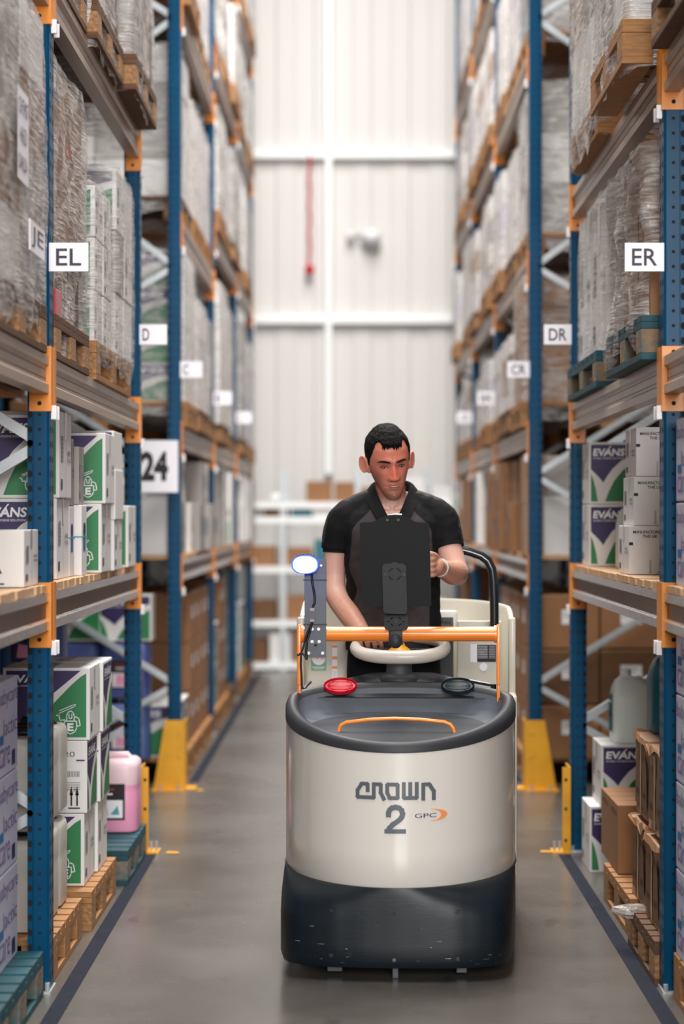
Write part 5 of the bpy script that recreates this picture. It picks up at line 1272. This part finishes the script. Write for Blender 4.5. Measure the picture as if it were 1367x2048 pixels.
# eyes, teeth, brows
for s in (-1, 1):
    mb = MB(); ex, ez = s*.031, -.0045; ey = front_y(ex, ez)
    R1 = [HM @ Vector((ex+.0125*math.cos(a), ey-.0015+.004*abs(math.cos(a)), ez+.0032*math.sin(a)*(1 if math.sin(a) > 0 else .9)-.0*s)) for a in [k*PI/12 for k in range(24)]]
    R0 = [HM @ Vector((ex+.0125*math.cos(a), ey+.008, ez+.0032*math.sin(a))) for a in [k*PI/12 for k in range(24)]]
    R0 = [p-MB0 for p in R0]; R1 = [p-MB0 for p in R1]; mb.loft([R0, R1], 'eye_white', cap1=True)
    mb.loft([[(HM @ Vector((ex-.001+.0052*math.cos(a), ey-.0022, ez+.0028*math.sin(a))))-MB0 for a in [k*PI/8 for k in range(16)]], [(HM @ Vector((ex-.001+.003*math.cos(a), ey-.0028, ez+.0018*math.sin(a))))-MB0 for a in [k*PI/8 for k in range(16)]]], 'eye_dark', cap1=True)
    mb.build('eye', man, smooth=30)
    mb = MB(); mb.tube([(HM @ Vector((ex+s*dx, front_y(ex+s*dx, dz)-.0012, dz)))-MB0 for dx, dz in ((-.014, -.0035), (-.006, .0005), (.003, .001), (.012, -.003), (.015, -.005))], .0011, 'eye_dark', 6); mb.build('eyelashes', man)
    mb = MB(); mb.tube([(HM @ Vector((s*x, front_y(s*x, z)-.0005, z)))-MB0 for x, z in ((.011, .0125), (.018, .0155), (.028, .0185), (.038, .0195), (.047, .0165), (.052, .012))], [.0016, .0030, .0034, .003, .0022, .001], 'hair', 8); mb.build('eyebrow', man, smooth=60)
mb = MB(); Q = [(.0145*math.cos(a), -.0712+.0024*math.sin(a)) for a in [k*PI/10 for k in range(20)]]
mb.loft([[(HM @ Vector((x, front_y(x, z)+.006, z)))-MB0 for x, z in Q], [(HM @ Vector((x, front_y(x, z)-.0026, z)))-MB0 for x, z in Q]], 'teeth', cap1=True)
mb.tube([(HM @ Vector((x, front_y(x, -.0738)-.0032, -.0738-.06*abs(x))))-MB0 for x in (-.019, -.01, 0, .01, .019)], .0009, 'eye_dark', 6); mb.build('teeth', man)
# hair
mb = MB(); rings = []
def hairline(th):
    a = abs(math.degrees(th)); pts = [(0, .066), (22, .070), (34, .084), (46, .078), (56, .04), (66, .022), (78, -.012), (86, -.02), (94, .012), (112, .0), (125, -.05), (180, -.07)]
    for (a0, z0), (a1, z1) in zip(pts, pts[1:]):
        if a <= a1: return z0+(z1-z0)*(a-a0)/(a1-a0)
    return -.07
for i in range(0, 90):
    z = .128-.21*(i/90)**1.25; R = []
    for k in range(150):
        th = -PI+2*PI*k/150; a = abs(th); hl = hairline(th)+.006*noise.noise(Vector((th*9, 1, 2)))+.004*noise.noise(Vector((th*30, 4, 2)))
        zz = min(z, .1249); q = sst(hl-.004, hl+.010, zz); thick = (.0100 if a < .95 else .0045)*(.55+.45*sst(.0, .07, zz))
        off = -.006+(thick+.006)*q+.0028*noise.noise(Vector((math.sin(th)*16, math.cos(th)*16, z*28)))*q
        p = head_pt(zz, th, off)
        if z > .1: p.z += .009*sst(.1, .128, z)*1+.003*noise.noise(Vector((p.x*90, p.y*90, 1)))
        R.append((HM @ p)-MB0)
    rings.append(R)
mb.loft(rings, 'hair', cap0=True, flip=True)
RH = random.Random(3)
for k in range(46):   # fringe tufts lying on the forehead
    th = math.radians(-30+60*k/45+RH.uniform(-1, 1)); z = hairline(th)+.012; L_ = RH.uniform(.012, .024)*(1.0 if abs(th) < .42 else .5)
    sgn = 1 if th > 0 else -1; pts = []
    for q in range(5): zz = z-L_*q/4; p = head_pt(zz, th+.05*sgn*q/4*RH.uniform(-.3, 1), .0055*(1-q/4)+.0018); pts.append((HM @ p)-MB0)
    mb.tube(pts, [.0034, .0034, .003, .002, .0006], 'hair', 6)
mb.build('hair', man, smooth=60)
# shirt
sh_ = MB()
trunk(sh_, [(990, 784, 46, .056, .016), (1000, 784, 58, .064, .012), (1010, 784, 72, .077, .01), (1026, 784, 88, .094, .005), (1045, 785, 99, .108, 0), (1075, 785, 100, .118, 0), (1105, 784, 96, .122, 0), (1150, 785, 94, .124, 0), (1200, 787, 93, .124, 0), (1250, 787, 95, .126, 0), (1300, 787, 97, .126, 0)], 'shirt')
limb(sh_, [P(758, 1006, .02), P(718, 1020, .02), P(690, 1040, .012), P(674, 1072, .012), P(670, 1100, .014)], [.058, .060, .066, .057, .0505], cap1=False)
limb(sh_, [P(808, 1006, .02), P(850, 1018, .015), P(880, 1038, .0), P(894, 1070, -.02), P(898, 1092, -.03)], [.056, .060, .066, .058, .0535], cap1=False)
sho = melt(sh_, 'shirt', .0055, 5, 'shirt', man)
me = sho.data
# open the neck
bm = bmesh.new(); bm.from_mesh(me)
NB = P(787, 1044, -.11)
kill = []
for f in bm.faces:
    c = f.calc_center_median()+MB0
    if c.y < MYD+.02 and c.z > NB.z and abs(c.x-NB.x+.0) < .010+(c.z-NB.z)*.62: kill.append(f)
    elif c.z > P(784, 1000, 0).z and abs(c.x-NB.x) < .062: kill.append(f)
bmesh.ops.delete(bm, geom=kill, context='FACES')
for v in bm.verts:   # cloth folds
    w_ = v.co+MB0; v.co += v.normal*(.004*noise.noise(Vector((w_.x*14+w_.z*9, w_.y*10, w_.z*16)))+.0022*noise.noise(Vector((w_.x*34-w_.z*22, w_.y*30, w_.z*30))))
bm.to_mesh(me); bm.free(); me.update()
pa_ = me.attributes.new('panel', 'FLOAT', 'POINT'); vals = []
PZ = lambda py: wz(py, MYD-.1)
nrm = me.vertex_normals
for i, v in enumerate(me.vertices):
    w_ = v.co+MB0; dx = w_.x-wx(783, MYD-.1); n_ = nrm[i].vector
    z = w_.z
    hw = .072+.075*sst(PZ(1008), PZ(1065), z)+.012*sst(PZ(1065), PZ(1150), z)-.0*sst(PZ(1180), PZ(1250), z)
    hw -= .03*sst(PZ(1130), PZ(1180), z)*(1-sst(PZ(1180), PZ(1230), z)) if dx < 0 else .02*sst(PZ(1120), PZ(1180), z)
    c = (hw-abs(dx)) if n_.y < .15 else -.05
    # grey yoke along the shoulder seam
    sx_ = abs(dx); zline = (P(745, 1000).z-.14*max(0, sx_-.07)-2.2*max(0, sx_-.15)**2*2) - .012
    yoke = min((n_.z-.83)*.1, sx_-.075)
    if sx_ > .19: yoke = max(yoke, min(.02, (n_.x*math.copysign(1, dx)-.86)*.1)) if z > P(900, 1088).z or dx > 0 else yoke
    vals.append(max(c, yoke))
pa_.data.foreach_set('value', vals)
# collar
mb = MB(); CC = P(784, 1000, .008)
def cpy(a):
    a = abs(a); pts = [(14, 1036), (30, 1016), (45, 998), (65, 980), (95, 968), (180, 957)]
    for (a0, z0), (a1, z1) in zip(pts, pts[1:]):
        if a <= a1: return z0+(z1-z0)*(a-a0)/(a1-a0)
    return 962
secs = []
for k in range(57):
    a = -166+332*k/56; a_ = 180-abs(a) ; sg_ = -1 if a < 0 else 1; fa = 180-a_ # fa: 0 at front
    fa = abs(a); th = math.radians(180-0) ; ang = math.radians(a)
    # a measured from the back: +-166 are the two front ends
    fr = 180-abs(a); zc = P(784, cpy(fr)).z; S_ = math.sin(math.radians(fr))*sg_; C_2 = math.cos(math.radians(fr))
    def q(rx, ry, dz): return (CC.x+rx*S_-MB0.x, CC.y-ry*C_2-MB0.y+.004, zc+dz-MB0.z)
    w2 = .036+.012*sst(70, 25, fr)
    fd = .038*sst(70, 20, fr)
    secs.append([q(.066, .066+fd, -.03), q(.0665, .066+fd, 0), q(.071, .072+fd, .005), q(.079, .078+fd, .0), q(.071+w2, .086+w2*.5+fd, -.036), q(.069+w2, .084+w2*.5+fd, -.040), q(.074, .074+fd, -.006)])
mb.loft(secs, 'shirt_black', cap0=True, cap1=True); mb.build('collar', man, smooth=50)
# sleeve hems
for pts, r in (((P(670.5, 1097, .014), P(670, 1105, .014)), .0475), ((P(897, 1087, -.028), P(899, 1096, -.033)), .0545)):
    mb = MB(); mb.tube([p-MB0 for p in pts], r, 'shirt_black', 32); mb.build('sleeve_hem', man, smooth=40)
# trousers and boots
mb = MB(); trunk(mb, [(1262, 787, 90, .118, .0), (1300, 787, 92, .12, .0), (1330, 787, 94, .118, .005), (1350, 787, 90, .11, .01)], 'trouser')
for s in (-1, 1):
    hx = P(787+s*44, 1340).x; limb(mb, [(hx, 7.85, .93), (hx+s*.01, 7.84, .70), (hx+s*.015, 7.85, .52), (hx+s*.02, 7.88, .27)], [.095, .082, .066, .055])
melt(mb, 'trousers', .008, 4, 'trouser', man)
for s in (-1, 1):
    mb = MB(); hx = P(787+s*44, 1340).x+s*.02-MB0.x; mb.sphere((hx, -.04, .045), .05, .14, .05, 'cap_black', 20, 10); mb.box(hx-.045, hx+.045, -.16, .09, 0, .02, 'cap_black', .008); mb.build('boot', man, smooth=40)
# watch
mb = MB(); c0 = P(883, 1137, -.325); c1 = P(878, 1134, -.362); d = (c1-c0).normalized()
mid = (c0+c1)/2; u = d.cross(Z_).normalized(); v2 = u.cross(d)
def wr(r, t): return [mid+d*t+u*(r*math.cos(a))+v2*(r*1.08*math.sin(a))-MB0 for a in [2*PI*k/36 for k in range(36)]]
mb.loft([wr(.026, -.010), wr(.031, -.009), wr(.0315, 0), wr(.031, .009), wr(.026, .010)], 'watch_white', closed=True); wo = mb.build('wristband', man, smooth=50)
